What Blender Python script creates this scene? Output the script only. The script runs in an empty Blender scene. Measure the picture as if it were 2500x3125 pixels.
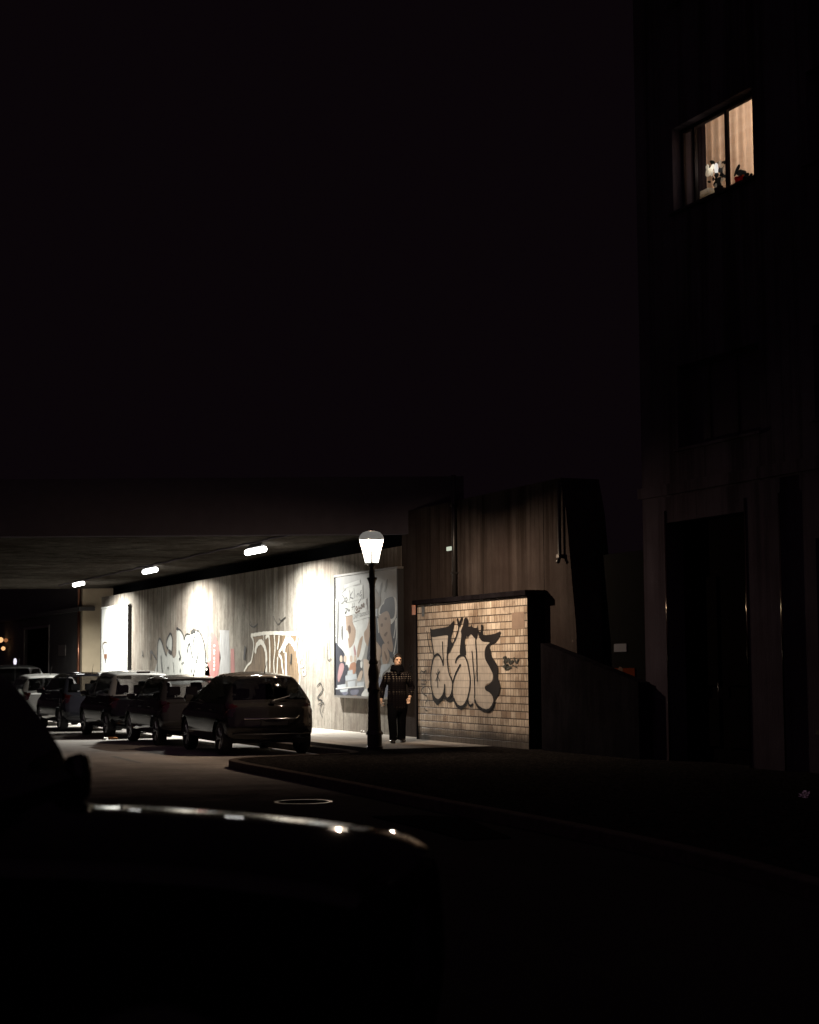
import bpy, bmesh, math, random
import numpy as np
from mathutils import Vector, Matrix
from mathutils.geometry import tessellate_polygon

random.seed(7)
SC = bpy.context.scene
COL = SC.collection
R = math.radians

# ------------------------------------------------------------------ camera
AZ = R(23.3); PITCH = math.atan(468 / 5200); ROLL = 0.007; FPX = 5200.0
EYE = Vector((0, 0, 1.55))
FWD = Vector((math.sin(AZ) * math.cos(PITCH), math.cos(AZ) * math.cos(PITCH), math.sin(PITCH)))
R0 = Vector((math.cos(AZ), -math.sin(AZ), 0)); U0 = R0.cross(FWD)
RGT = R0 * math.cos(ROLL) - U0 * math.sin(ROLL)
UPV = U0 * math.cos(ROLL) + R0 * math.sin(ROLL)
F0 = Vector((math.sin(AZ), math.cos(AZ), 0))

cam = bpy.data.cameras.new('camera')
camo = bpy.data.objects.new('camera', cam); COL.objects.link(camo)
camo.matrix_world = Matrix(((RGT.x, UPV.x, -FWD.x, EYE.x), (RGT.y, UPV.y, -FWD.y, EYE.y), (RGT.z, UPV.z, -FWD.z, EYE.z), (0, 0, 0, 1)))
cam.sensor_fit = 'HORIZONTAL'; cam.sensor_width = 36; cam.lens = 36 * FPX / 2500
cam.clip_start = 0.1; cam.clip_end = 2000
cam.dof.use_dof = True; cam.dof.focus_distance = 36; cam.dof.aperture_fstop = 3.2; cam.dof.aperture_blades = 8
SC.camera = camo


def ray(px, py):
    return FWD + RGT * ((px - 1250) / FPX) + UPV * ((1562.5 - py) / FPX)


def atX(px, py, X):            # where the sight line of a photo pixel meets the plane x = X
    d = ray(px, py); return EYE + d * (X / d.x)


def atZ(px, py, z=0.0):        # ... meets a level z
    d = ray(px, py); return EYE + d * ((z - EYE.z) / d.z)


def atD(px, py, D):            # ... at a distance D along the street-level view axis
    d = ray(px, py); return EYE + d * (D / (d.x * F0.x + d.y * F0.y))


# ------------------------------------------------------------------ mesh helpers
class MB:
    def __init__(s): s.v = []; s.f = []

    def add(s, vs, fs):
        b = len(s.v); s.v += [tuple(v) for v in vs]; s.f += [tuple(b + i for i in f) for f in fs]; return s

    def box(s, x0, x1, y0, y1, z0, z1):
        return s.add([(x0, y0, z0), (x1, y0, z0), (x1, y1, z0), (x0, y1, z0), (x0, y0, z1), (x1, y0, z1), (x1, y1, z1), (x0, y1, z1)],
                     [(0, 3, 2, 1), (4, 5, 6, 7), (0, 1, 5, 4), (1, 2, 6, 5), (2, 3, 7, 6), (3, 0, 4, 7)])

    def rbox(s, x0, x1, y0, y1, z0, z1, b=0.02):       # box with chamfered edges
        bm = bmesh.new(); bmesh.ops.create_cube(bm, size=1)
        for v in bm.verts:
            v.co = ((x0 + x1) / 2 + v.co.x * (x1 - x0), (y0 + y1) / 2 + v.co.y * (y1 - y0), (z0 + z1) / 2 + v.co.z * (z1 - z0))
        bmesh.ops.bevel(bm, geom=bm.edges[:], offset=b, segments=2, profile=0.6, affect='EDGES')
        bm.verts.index_update()
        s.add([v.co[:] for v in bm.verts], [[v.index for v in f.verts] for f in bm.faces]); bm.free(); return s

    def lathe(s, prof, c=(0, 0, 0), n=24, cap=True):   # prof: (radius, z)
        vs = []; fs = []
        for r, z in prof:
            for k in range(n):
                a = 2 * math.pi * k / n; vs.append((c[0] + r * math.cos(a), c[1] + r * math.sin(a), c[2] + z))
        m = len(prof)
        for i in range(m - 1):
            for k in range(n):
                k2 = (k + 1) % n; fs.append((i * n + k, i * n + k2, (i + 1) * n + k2, (i + 1) * n + k))
        if cap:
            fs.append(tuple(range(n))[::-1]); fs.append(tuple((m - 1) * n + k for k in range(n)))
        return s.add(vs, fs)

    def tube(s, pts, rad, n=10, cap=True, flat=1.0):
        pts = [Vector(p) for p in pts]; m = len(pts)
        rad = rad if isinstance(rad, (list, tuple)) else [rad] * m
        vs = []; fs = []; prev = None
        for i, p in enumerate(pts):
            t = (pts[min(i + 1, m - 1)] - pts[max(i - 1, 0)]).normalized()
            if prev is None:
                a = Vector((0, 0, 1)) if abs(t.z) < 0.9 else Vector((1, 0, 0)); u = t.cross(a).normalized()
            else:
                u = (prev - t * prev.dot(t)).normalized()
            prev = u; w = t.cross(u)
            for k in range(n):
                a = 2 * math.pi * k / n; vs.append(p + u * (rad[i] * math.cos(a)) + w * (rad[i] * flat * math.sin(a)))
        for i in range(m - 1):
            for k in range(n):
                k2 = (k + 1) % n; fs.append((i * n + k, i * n + k2, (i + 1) * n + k2, (i + 1) * n + k))
        if cap:
            fs.append(tuple(range(n))[::-1]); fs.append(tuple((m - 1) * n + k for k in range(n)))
        return s.add(vs, fs)

    def rings(s, rs, n=20):     # rs: (cx, cy, z, rx, ry)
        vs = []; fs = []
        for cx, cy, z, rx, ry in rs:
            for k in range(n):
                a = 2 * math.pi * k / n; vs.append((cx + rx * math.cos(a), cy + ry * math.sin(a), z))
        m = len(rs)
        for i in range(m - 1):
            for k in range(n):
                k2 = (k + 1) % n; fs.append((i * n + k, i * n + k2, (i + 1) * n + k2, (i + 1) * n + k))
        fs.append(tuple(range(n))[::-1]); fs.append(tuple((m - 1) * n + k for k in range(n)))
        return s.add(vs, fs)

    def prism(s, pts, z0, z1):  # flat outline (x, y) between two levels
        n = len(pts); vs = [(x, y, z0) for x, y in pts] + [(x, y, z1) for x, y in pts]
        tri = tessellate_polygon([[Vector((x, y, 0)) for x, y in pts]])
        fs = [(i, (i + 1) % n, n + (i + 1) % n, n + i) for i in range(n)]
        for a, b, c in tri: fs.append((a, b, c)); fs.append((n + a, n + b, n + c))
        return s.add(vs, fs)

    def wallpoly(s, pts, X):    # flat outline (y, z) on the plane x = X
        tri = tessellate_polygon([[Vector((0, y, z)) for y, z in pts]])
        return s.add([(X, y, z) for y, z in pts], [(a, b, c) for a, b, c in tri])

    def stroke(s, pts, w, X, smooth=True, taper=True):   # a painted line (y, z) of width w on the plane x = X
        if smooth and len(pts) > 2: pts = spline(pts, 6)
        P = [Vector((a, b)) for a, b in pts]; m = len(P); vs = []; fs = []
        for i in range(m):
            t = (P[min(i + 1, m - 1)] - P[max(i - 1, 0)])
            t = t.normalized() if t.length > 1e-9 else Vector((1, 0)); nrm = Vector((-t.y, t.x))
            ww = w * (0.5 + 0.06 * math.sin(i * 1.7 + len(s.v)))
            if taper and (i == 0 or i == m - 1): ww *= 0.6
            for k in (-1, 1):
                q = P[i] + nrm * ww * k; vs.append((X, q.x, q.y))
        for i in range(m - 1): fs.append((2 * i, 2 * i + 1, 2 * i + 3, 2 * i + 2))
        return s.add(vs, fs)

    def xf(s, M): s.v = [tuple(M @ Vector(v)) for v in s.v]; return s

    def build(s, name, mat=None, parent=None, smooth=False, loc=None, recalc=True, auto=None):
        me = bpy.data.meshes.new(name); me.from_pydata(s.v, [], s.f); me.update()
        if recalc:
            bm = bmesh.new(); bm.from_mesh(me); bmesh.ops.recalc_face_normals(bm, faces=bm.faces[:]); bm.to_mesh(me); bm.free()
        if mat: me.materials.append(mat)
        if smooth:
            me.polygons.foreach_set('use_smooth', [True] * len(me.polygons))
            if auto: me.set_sharp_from_angle(angle=R(auto))
        o = bpy.data.objects.new(name, me); COL.objects.link(o)
        if parent: o.parent = parent
        if loc: o.location = loc
        return o


def spline(pts, k=6, closed=False):     # Catmull-Rom through points of any dimension
    n = len(pts); out = []
    P = [np.array(p, float) for p in pts]
    rng = range(n) if closed else range(n - 1)
    for i in rng:
        p0 = P[(i - 1) % n] if closed or i > 0 else P[0]; p1 = P[i]; p2 = P[(i + 1) % n]
        p3 = P[(i + 2) % n] if closed or i + 2 < n else P[-1]
        for j in range(k):
            t = j / k
            out.append(tuple(0.5 * (2 * p1 + (p2 - p0) * t + (2 * p0 - 5 * p1 + 4 * p2 - p3) * t * t + (3 * p1 - p0 - 3 * p2 + p3) * t ** 3)))
    if not closed: out.append(tuple(P[-1]))
    return out


def thing(name, label, cat, loc=(0, 0, 0), rz=0, group=None):
    o = bpy.data.objects.new(name, None); COL.objects.link(o); o.empty_display_size = 0.2
    o.location = loc; o.rotation_euler = (0, 0, rz); return tag(o, label, cat, group)


def tag(o, label, cat, group=None):
    o['label'] = label; o['category'] = cat
    if group: o['group'] = group
    return o


def struct(o):
    o['kind'] = 'structure'; return o


def part_label(o, label): o['label'] = label; return o


def applied(o):                 # bake an object's modifiers into its mesh
    dg = bpy.context.evaluated_depsgraph_get(); dg.update()
    me = bpy.data.meshes.new_from_object(o.evaluated_get(dg)); o.modifiers.clear(); o.data = me; return o


def text_mesh(body, size, align='LEFT', ext=0.0):
    cu = bpy.data.curves.new('lettering', 'FONT'); cu.body = body; cu.size = size; cu.align_x = align; cu.extrude = ext; cu.resolution_u = 3
    o = bpy.data.objects.new('lettering', cu); COL.objects.link(o)
    dg = bpy.context.evaluated_depsgraph_get(); dg.update()
    me = bpy.data.meshes.new_from_object(o.evaluated_get(dg))
    vs = [v.co[:] for v in me.vertices]; fs = [tuple(p.vertices) for p in me.polygons]
    bpy.data.objects.remove(o); bpy.data.curves.remove(cu); bpy.data.meshes.remove(me); return vs, fs


# ------------------------------------------------------------------ materials
class NT:
    def __init__(s, name):
        s.m = bpy.data.materials.new(name); s.m.use_nodes = True; s.t = s.m.node_tree; s.b = s.t.nodes['Principled BSDF']; s.out = s.t.nodes['Material Output']

    def n(s, typ, **kw):
        nd = s.t.nodes.new(typ)
        for k, v in kw.items(): setattr(nd, k, v)
        return nd

    def l(s, a, b): s.t.links.new(a, b)

    def val(s, sock, v):
        if hasattr(v, 'is_output'): s.l(v, sock)
        else: sock.default_value = v

    def math(s, op, a, b=0.0, c=0.0, clamp=False):
        nd = s.n('ShaderNodeMath', operation=op, use_clamp=clamp); s.val(nd.inputs[0], a); s.val(nd.inputs[1], b); s.val(nd.inputs[2], c); return nd.outputs[0]

    def mix(s, f, a, b, blend='MIX'):
        nd = s.n('ShaderNodeMix', data_type='RGBA', blend_type=blend); s.val(nd.inputs[0], f); s.val(nd.inputs[6], col(a)); s.val(nd.inputs[7], col(b)); return nd.outputs[2]

    def pos(s): return s.n('ShaderNodeNewGeometry').outputs['Position']

    def objco(s): return s.n('ShaderNodeTexCoord').outputs['Object']

    def sep(s, v):
        nd = s.n('ShaderNodeSeparateXYZ'); s.l(v, nd.inputs[0]); return nd.outputs

    def comb(s, x, y, z=0.0):
        nd = s.n('ShaderNodeCombineXYZ'); s.val(nd.inputs[0], x); s.val(nd.inputs[1], y); s.val(nd.inputs[2], z); return nd.outputs[0]

    def noise(s, vec, scale, sc3=None, detail=4, rough=0.6):
        if sc3:
            mp = s.n('ShaderNodeMapping'); s.l(vec, mp.inputs[0]); mp.inputs['Scale'].default_value = sc3; vec = mp.outputs[0]
        nd = s.n('ShaderNodeTexNoise'); s.l(vec, nd.inputs['Vector']); nd.inputs['Scale'].default_value = scale; nd.inputs['Detail'].default_value = detail
        nd.inputs['Roughness'].default_value = rough; return nd.outputs['Fac']

    def ramp(s, f, stops):
        nd = s.n('ShaderNodeValToRGB'); s.l(f, nd.inputs[0]); e = nd.color_ramp.elements
        while len(e) < len(stops): e.new(0.5)
        for k, (p, c) in enumerate(stops): e[k].position = p; e[k].color = col(c)
        return nd.outputs[0]

    def bump(s, h, strength=0.3, dist=0.01):
        nd = s.n('ShaderNodeBump'); nd.inputs['Strength'].default_value = strength; nd.inputs['Distance'].default_value = dist; s.l(h, nd.inputs['Height'])
        s.l(nd.outputs[0], s.b.inputs['Normal']); return nd

    def set(s, color=None, rough=None, metal=None, spec=None):
        if color is not None: s.val(s.b.inputs['Base Color'], col(color))
        if rough is not None: s.val(s.b.inputs['Roughness'], rough)
        if metal is not None: s.val(s.b.inputs['Metallic'], metal)
        if spec is not None:
            s.val(s.b.inputs['Specular IOR Level'], spec)
            if spec <= 0.06: s.b.inputs['IOR'].default_value = 1.0          # chalk-dry surfaces: no sheen at grazing angles
        return s


def col(c):
    if hasattr(c, 'is_output'): return c
    if isinstance(c, (int, float)): return (c, c, c, 1)
    return (*c[:3], 1)


def plain(name, c, rough=0.6, metal=0.0, vary=0.12, scale=9, spec=None, coat=0):
    t = NT(name); f = t.noise(t.objco(), scale)
    c = col(c)
    t.set(t.mix(f, [x * (1 - vary) for x in c[:3]], [min(1, x * (1 + vary)) for x in c[:3]]), rough, metal, spec)
    if coat: t.b.inputs['Coat Weight'].default_value = coat; t.b.inputs['Coat Roughness'].default_value = 0.03
    return t.m


def emitter(name, c, strength):
    t = NT(name); t.set((0.02, 0.02, 0.02)); t.b.inputs['Emission Color'].default_value = col(c); t.b.inputs['Emission Strength'].default_value = strength; return t.m


def paint(name, c, flake=0.0):
    t = NT(name); f = t.noise(t.objco(), 3.0)
    t.set(t.mix(f, [x * 0.9 for x in c], [x * 1.1 for x in c]), t.math('MULTIPLY_ADD', t.noise(t.objco(), 14.0), 0.16, 0.3), flake, 0.0)
    t.b.inputs['Coat Weight'].default_value = 1.0; t.b.inputs['Coat Roughness'].default_value = 0.04; return t.m


def glass(name, tint=0.35, gloss_rough=0.02):
    t = NT(name); t.t.nodes.remove(t.b)
    tr = t.n('ShaderNodeBsdfTransparent'); tr.inputs[0].default_value = (tint, tint, tint * 1.02, 1)
    gl = t.n('ShaderNodeBsdfGlossy'); gl.inputs['Roughness'].default_value = gloss_rough
    lw = t.n('ShaderNodeLayerWeight'); lw.inputs[0].default_value = 0.5
    fr = t.math('MULTIPLY_ADD', t.math('POWER', lw.outputs['Facing'], 5.0), 0.95, 0.045, True)
    mx = t.n('ShaderNodeMixShader'); t.l(fr, mx.inputs[0]); t.l(tr.outputs[0], mx.inputs[1]); t.l(gl.outputs[0], mx.inputs[2]); t.l(mx.outputs[0], t.out.inputs[0]); return t.m


def mat_concrete(name, base=(0.36, 0.33, 0.29), seam=2.6, lo=(0.28, 0.64)):
    t = NT(name); p = t.pos(); x, y, z = t.sep(p)
    streak = t.noise(p, 1.0, (2.0, 5.5, 0.9), 6, 0.72)
    fine = t.noise(p, 1.0, (20.0, 38.0, 9.0), 4, 0.75)
    blot = t.noise(p, 0.5, None, 4, 0.6)
    board = t.math('FRACT', t.math('MULTIPLY', t.math('ADD', x, y), 8.0))
    bid = t.math('FLOOR', t.math('MULTIPLY', t.math('ADD', x, y), 8.0))
    wn = t.n('ShaderNodeTexWhiteNoise', noise_dimensions='1D'); t.l(bid, wn.inputs['W'])
    f = t.math('ADD', t.math('MULTIPLY', streak, 0.46), t.math('ADD', t.math('MULTIPLY', fine, 0.26), t.math('ADD', t.math('MULTIPLY', wn.outputs[0], 0.05), t.math('MULTIPLY', t.noise(p, 1.7, None, 7, 0.8), 0.36))))
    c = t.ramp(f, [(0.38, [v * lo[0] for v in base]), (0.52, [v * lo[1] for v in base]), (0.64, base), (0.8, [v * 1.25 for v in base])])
    c = t.mix(t.ramp(blot, [(0.35, 0.0), (0.65, 1.0)]), t.mix(0.6, c, (base[0] * .36, base[1] * .29, base[2] * .27)), c)
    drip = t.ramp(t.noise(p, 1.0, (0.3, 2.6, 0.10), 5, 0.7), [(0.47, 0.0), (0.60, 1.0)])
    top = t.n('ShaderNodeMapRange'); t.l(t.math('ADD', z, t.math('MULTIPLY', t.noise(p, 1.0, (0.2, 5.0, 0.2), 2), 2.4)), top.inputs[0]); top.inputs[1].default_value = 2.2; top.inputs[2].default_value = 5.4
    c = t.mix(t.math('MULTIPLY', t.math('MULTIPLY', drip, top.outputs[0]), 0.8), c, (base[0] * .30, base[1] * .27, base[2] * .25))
    if seam:
        s = t.math('LESS_THAN', t.math('FRACT', t.math('DIVIDE', t.math('ADD', y, 0.55), seam)), 0.009)
        c = t.mix(s, c, [v * .2 for v in base])
    t.set(c, 0.9, 0, 0.06)
    t.bump(t.math('ADD', t.math('MULTIPLY', t.math('LESS_THAN', board, 0.07), -0.6), t.math('ADD', fine, streak)), 0.5, 0.012)
    return t.m


ROWH = 0.14


def tile_nodes(t):
    p = t.pos(); x, y, z = t.sep(p)
    v = t.math('DIVIDE', t.math('ADD', z, 0.03), ROWH); row = t.math('FLOOR', v); par = t.math('MODULO', row, 2.0)
    w = t.math('MULTIPLY_ADD', par, -0.09, 0.20)
    u = t.math('DIVIDE', t.math('ADD', y, t.math('MULTIPLY', par, 0.02)), w); cu = t.math('FLOOR', u); fu = t.math('FRACT', u); fv = t.math('FRACT', v)
    wob = t.math('MULTIPLY', t.math('SUBTRACT', t.noise(p, 7.0), 0.5), 0.09)
    mv = t.math('LESS_THAN', t.math('ADD', fv, wob), 0.15)
    mu = t.math('LESS_THAN', t.math('MULTIPLY', fu, w), 0.015)
    wn = t.n('ShaderNodeTexWhiteNoise', noise_dimensions='2D'); t.l(t.comb(cu, row), wn.inputs['Vector'])
    return p, y, z, mv, mu, wn.outputs['Value'], wn.outputs['Color']


def mat_tiles(name):
    t = NT(name); p, y, z, mv, mu, rnd, rc = tile_nodes(t)
    c = t.ramp(rnd, [(0.0, (0.36, 0.28, 0.21)), (0.15, (0.50, 0.43, 0.34)), (0.55, (0.62, 0.55, 0.46)), (0.8, (0.70, 0.63, 0.53)), (0.97, (0.76, 0.69, 0.58))])
    grime = t.noise(p, 1.6, None, 5, 0.65)
    c = t.mix(t.ramp(grime, [(0.36, 0.75), (0.56, 0.0)]), c, (0.17, 0.12, 0.085))
    sp = t.noise(p, 22.0, None, 3); c = t.mix(t.math('MULTIPLY', sp, 0.35), c, (0.2, 0.15, 0.11))
    c = t.mix(t.math('MULTIPLY', mu, 0.92), c, (0.045, 0.032, 0.026)); c = t.mix(t.math('MULTIPLY', mv, 0.92), c, (0.03, 0.022, 0.018))
    low = t.n('ShaderNodeMapRange'); t.l(t.math('ADD', z, t.math('MULTIPLY', grime, 0.25)), low.inputs[0]); low.inputs[1].default_value = 0.28; low.inputs[2].default_value = 0.5
    low.inputs[3].default_value = 0.9; low.inputs[4].default_value = 0.0
    c = t.mix(low.outputs[0], c, (0.05, 0.042, 0.036))
    m = t.math('MAXIMUM', mv, mu)
    t.set(c, t.math('MULTIPLY_ADD', m, 0.4, 0.45), 0, 0.35); t.bump(t.math('SUBTRACT', t.math('MULTIPLY', rnd, 0.3), m), 0.6, 0.012)
    return t.m


def mat_tilepaint(name, c0):
    t = NT(name); p, y, z, mv, mu, rnd, rc = tile_nodes(t)
    c = t.mix(t.noise(p, 5.0, (1, 2, 1), 5), [v * 0.55 for v in c0], [v * 1.25 for v in c0])
    c = t.mix(t.math('MULTIPLY', mv, 0.5), c, [v * 0.35 for v in c0]); c = t.mix(t.math('MULTIPLY', mu, 0.25), c, [v * 0.4 for v in c0])
    t.set(c, 0.5, 0, 0.4); t.bump(t.math('MAXIMUM', mv, mu), -0.4, 0.01); return t.m


def mat_spray(name, c0, amount=0.35):   # sprayed or pasted colour on rough concrete
    t = NT(name); p = t.pos(); f = t.noise(p, 1.0, (6, 18, 2.0), 5, 0.7)
    t.set(t.mix(t.ramp(f, [(0.35, 0.0), (0.65, 1.0)]), [v * (1 - amount) for v in c0], [min(1, v * (1 + amount * 0.4)) for v in c0]), 0.75, 0, 0.3); return t.m


def mat_asphalt(name, a=0.23, b=0.36):
    t = NT(name); p = t.pos(); g = t.noise(p, 60.0, None, 3, 0.8); l = t.noise(p, 0.9, None, 7, 0.78)
    wear = t.noise(p, 0.35, (1.6, 0.25, 1), 4)
    f = t.math('ADD', t.math('MULTIPLY', g, 0.5), t.math('ADD', t.math('MULTIPLY', l, 0.35), t.math('MULTIPLY', wear, 0.3)))
    c = t.ramp(f, [(0.35, (a * 0.6, a * 0.57, a * 0.55)), (0.55, (a * 1.1, a * 1.05, a)), (0.75, (b * 1.08, b, b * 0.93))])
    px, py, pz = t.sep(p)
    old = t.n('ShaderNodeMapRange'); t.l(t.math('ADD', t.math('MULTIPLY_ADD', px, 0.4, py), t.math('MULTIPLY', l, 5.0)), old.inputs[0]); old.inputs[1].default_value = 26.0; old.inputs[2].default_value = 35.5  # weight of the painted lamplight falloff, 1 towards the bridge
    c = t.mix(old.outputs[0], t.mix(0.91, c, (0.008, 0.007, 0.007)), c)      # darker away from the bridge: lamplight falloff put into the road colour
    t.set(c, t.math('MULTIPLY_ADD', l, -0.3, 0.95), 0, 0.05)
    t.bump(g, 0.6, 0.008); return t.m


def mat_slabs(name):            # granite slabs along the wall, small setts towards the kerb, darkened for the weak light there
    t = NT(name); p = t.pos(); x, y, z = t.sep(p)
    vo = t.n('ShaderNodeTexVoronoi', feature='DISTANCE_TO_EDGE'); t.l(p, vo.inputs['Vector']); vo.inputs['Scale'].default_value = 14
    vc = t.n('ShaderNodeTexVoronoi'); t.l(p, vc.inputs['Vector']); vc.inputs['Scale'].default_value = 14
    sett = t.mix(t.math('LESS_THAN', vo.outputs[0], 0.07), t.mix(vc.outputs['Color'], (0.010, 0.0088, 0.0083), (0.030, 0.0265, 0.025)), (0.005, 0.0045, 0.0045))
    br = t.n('ShaderNodeTexBrick'); t.l(p, br.inputs['Vector']); br.inputs['Scale'].default_value = 1.0
    br.inputs['Color1'].default_value = (0.46, 0.43, 0.39, 1); br.inputs['Color2'].default_value = (0.36, 0.335, 0.305, 1); br.inputs['Mortar'].default_value = (0.05, 0.045, 0.04, 1)
    br.inputs['Brick Width'].default_value = 1.0; br.inputs['Row Height'].default_value = 0.9; br.inputs['Mortar Size'].default_value = 0.012
    l = t.noise(p, 1.1, None, 5, 0.65); g = t.noise(p, 70, None, 3, 0.8)
    slab = t.mix(t.math('MULTIPLY', l, 0.8), br.outputs['Color'], (0.22, 0.20, 0.18)); slab = t.mix(t.math('MULTIPLY', g, 0.5), slab, (0.20, 0.18, 0.16))
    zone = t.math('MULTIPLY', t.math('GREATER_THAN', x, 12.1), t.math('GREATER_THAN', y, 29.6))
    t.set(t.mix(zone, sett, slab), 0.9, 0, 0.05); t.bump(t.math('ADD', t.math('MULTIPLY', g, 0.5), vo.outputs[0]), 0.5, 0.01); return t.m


M = {}
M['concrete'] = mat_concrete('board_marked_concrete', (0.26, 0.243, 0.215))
M['wing_concrete'] = mat_concrete('shaded_concrete', (0.050, 0.042, 0.039), 2.6, (0.55, 0.82))  # same concrete as the wall, darkened for the weaker light beside the bridge
M['parapet'] = mat_concrete('near_black_concrete', (0.014, 0.013, 0.016), 0)  # near-black concrete for parapet, coping and the tiled wall's end
M['recess'] = plain('shade_black', (0.006, 0.006, 0.006), 0.9, 0, 0.1, 9, 0.0)  # black stands in for shade in the bearing gap; also gate, van trim
M['tiles'] = mat_tiles('glazed_tiles')
M['tile_paint'] = mat_tilepaint('silver_spray_over_tiles', (0.60, 0.56, 0.50))
M['black_spray'] = mat_spray('black_spray', (0.011, 0.009, 0.010))
M['grey_spray'] = mat_spray('grey_spray', (0.022, 0.022, 0.021))
M['pale_spray'] = mat_spray('pale_spray', (0.26, 0.268, 0.255), 0.25)
M['white_spray'] = mat_spray('white_spray', (0.62, 0.60, 0.54), 0.2)
M['brown_spray'] = mat_spray('brown_spray', (0.17, 0.12, 0.075), 0.6)
M['red_paste'] = mat_spray('red_paste', (0.22, 0.085, 0.078), 0.4)
M['grey_paste'] = mat_spray('grey_paste', (0.20, 0.20, 0.20), 0.4)
M['asphalt'] = mat_asphalt('asphalt')
M['patch'] = mat_asphalt('asphalt_patch', 0.02, 0.04)
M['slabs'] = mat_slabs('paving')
M['kerb'] = plain('granite_kerb', (0.072, 0.060, 0.053), 0.9, 0, 0.7, 7, 0.0)
M['line'] = mat_spray('worn_road_paint', (0.16, 0.155, 0.14), 0.6)
M['black_iron'] = plain('black_painted_iron', (0.012, 0.011, 0.011), 0.42, 0, 0.25, 20, 0.4)
M['dark_metal'] = plain('dark_metal', (0.03, 0.028, 0.028), 0.4, 0.6)
M['steel'] = plain('steel', (0.06, 0.058, 0.056), 0.5, 1.0)
M['chrome'] = plain('chrome', (0.75, 0.74, 0.72), 0.12, 1.0)
M['dark_plaster'] = mat_concrete('dark_render', (0.072, 0.062, 0.078), 0, (0.8, 0.92))
M['soffit'] = mat_concrete('soffit_metal', (0.052, 0.048, 0.042), 0)
M['fascia'] = plain('bridge_paint', (0.05, 0.044, 0.052), 0.8, 0, 0.2, 4, 0.0)
M['beige_wall'] = plain('beige_render', (0.37, 0.31, 0.22), 0.85, 0, 0.18, 2)
M['far_dark'] = plain('far_dark_render', (0.045, 0.042, 0.042), 0.85, 0, 0.2, 2)
M['window_dark'] = plain('dark_pane', (0.04, 0.033, 0.04), 0.2, 0, 0.1, 9, 0.2)
M['wood_dark'] = plain('dark_wood', (0.005, 0.004, 0.004), 0.8, 0, 0.1, 4, 0.0)
M['white_board'] = plain('white_poster', (0.42, 0.43, 0.42), 0.45, 0, 0.05, 2)
M['rubber'] = plain('rubber', (0.012, 0.012, 0.012), 0.8)
M['rim'] = plain('alloy', (0.32, 0.32, 0.33), 0.28, 1.0)
M['plastic'] = plain('black_plastic', (0.014, 0.014, 0.015), 0.45)
M['interior'] = plain('car_cloth', (0.02, 0.02, 0.021), 0.9)
M['tail'] = plain('red_lens', (0.022, 0.0015, 0.0012), 0.08, 0, 0.1, 9, 0.6, 1.0)
M['lamp_lens'] = plain('clear_lens', (0.02, 0.02, 0.022), 0.5, 0, 0.1, 9, 0.0)
M['plate'] = plain('number_plate', (0.02, 0.02, 0.02), 0.5)
M['car_glass'] = glass('car_glass', 0.42)
M['dark_glass'] = glass('tinted_glass', 0.10)
M['room_glass'] = glass('window_glass', 0.92)
# ------------------------------------------------------------------ world: a dark city sky, unseen glow added behind the camera to lift dark surfaces
W = bpy.data.worlds.new('World'); SC.world = W; W.use_nodes = True
wt = W.node_tree; bg = wt.nodes['Background']
tc = wt.nodes.new('ShaderNodeTexCoord'); dp = wt.nodes.new('ShaderNodeVectorMath'); dp.operation = 'DOT_PRODUCT'
wt.links.new(tc.outputs['Generated'], dp.inputs[0]); dp.inputs[1].default_value = (-F0.x * 0.94, -F0.y * 0.94, 0.34)
mr = wt.nodes.new('ShaderNodeMapRange'); wt.links.new(dp.outputs['Value'], mr.inputs[0]); mr.inputs[1].default_value = -0.2; mr.inputs[2].default_value = 0.9
mx = wt.nodes.new('ShaderNodeMix'); mx.data_type = 'RGBA'; wt.links.new(mr.outputs[0], mx.inputs[0])
mx.inputs[6].default_value = (0.0027, 0.00145, 0.0022, 1); mx.inputs[7].default_value = (0.042, 0.0235, 0.035, 1)
wt.links.new(mx.outputs[2], bg.inputs[0]); bg.inputs[1].default_value = 1.0
SC.view_settings.view_transform = 'Standard'; SC.view_settings.look = 'None'; SC.view_settings.exposure = 0; SC.view_settings.gamma = 1

ROADZ = -0.12
XW = 14.8          # face of the abutment wall, parallel to the street (the y axis)
XT = 14.45         # face of the tiled wall in front of it

# ------------------------------------------------------------------ ground
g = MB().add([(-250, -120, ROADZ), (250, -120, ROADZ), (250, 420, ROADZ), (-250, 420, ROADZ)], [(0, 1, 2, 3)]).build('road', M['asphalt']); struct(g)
bay = 11.35
edge = spline([(7.2, 9.0), (7.75, 12.0), (8.0, 15.0), (8.1, 18.4), (8.22, 21.0), (8.32, 24.0), (8.40, 26.6), (8.62, 27.7), (9.3, 28.25), (10.7, 28.45), (11.2, 28.8), (bay, 29.6)], 5)
edge += [(bay, 40.0), (bay, 60.0), (bay, 130.0)]
start = [(60.0, 3.0), (9.5, 3.0), (7.6, 5.5), (7.2, 9.0)]
inner = []
for i, (x, y) in enumerate(edge):
    a = Vector(edge[max(0, i - 1)]); b = Vector(edge[min(len(edge) - 1, i + 1)]); t = (b - a).normalized(); nr = Vector((t.y, -t.x)); inner.append((x + nr.x * 0.16, y + nr.y * 0.16))
pv = start[:3] + inner + [(60.0, 130.0)]
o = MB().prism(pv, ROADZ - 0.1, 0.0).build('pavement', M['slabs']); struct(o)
ks = [(7.6, 5.5)] + edge; ki = [(7.76, 5.5)] + inner
k = MB()
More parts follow.
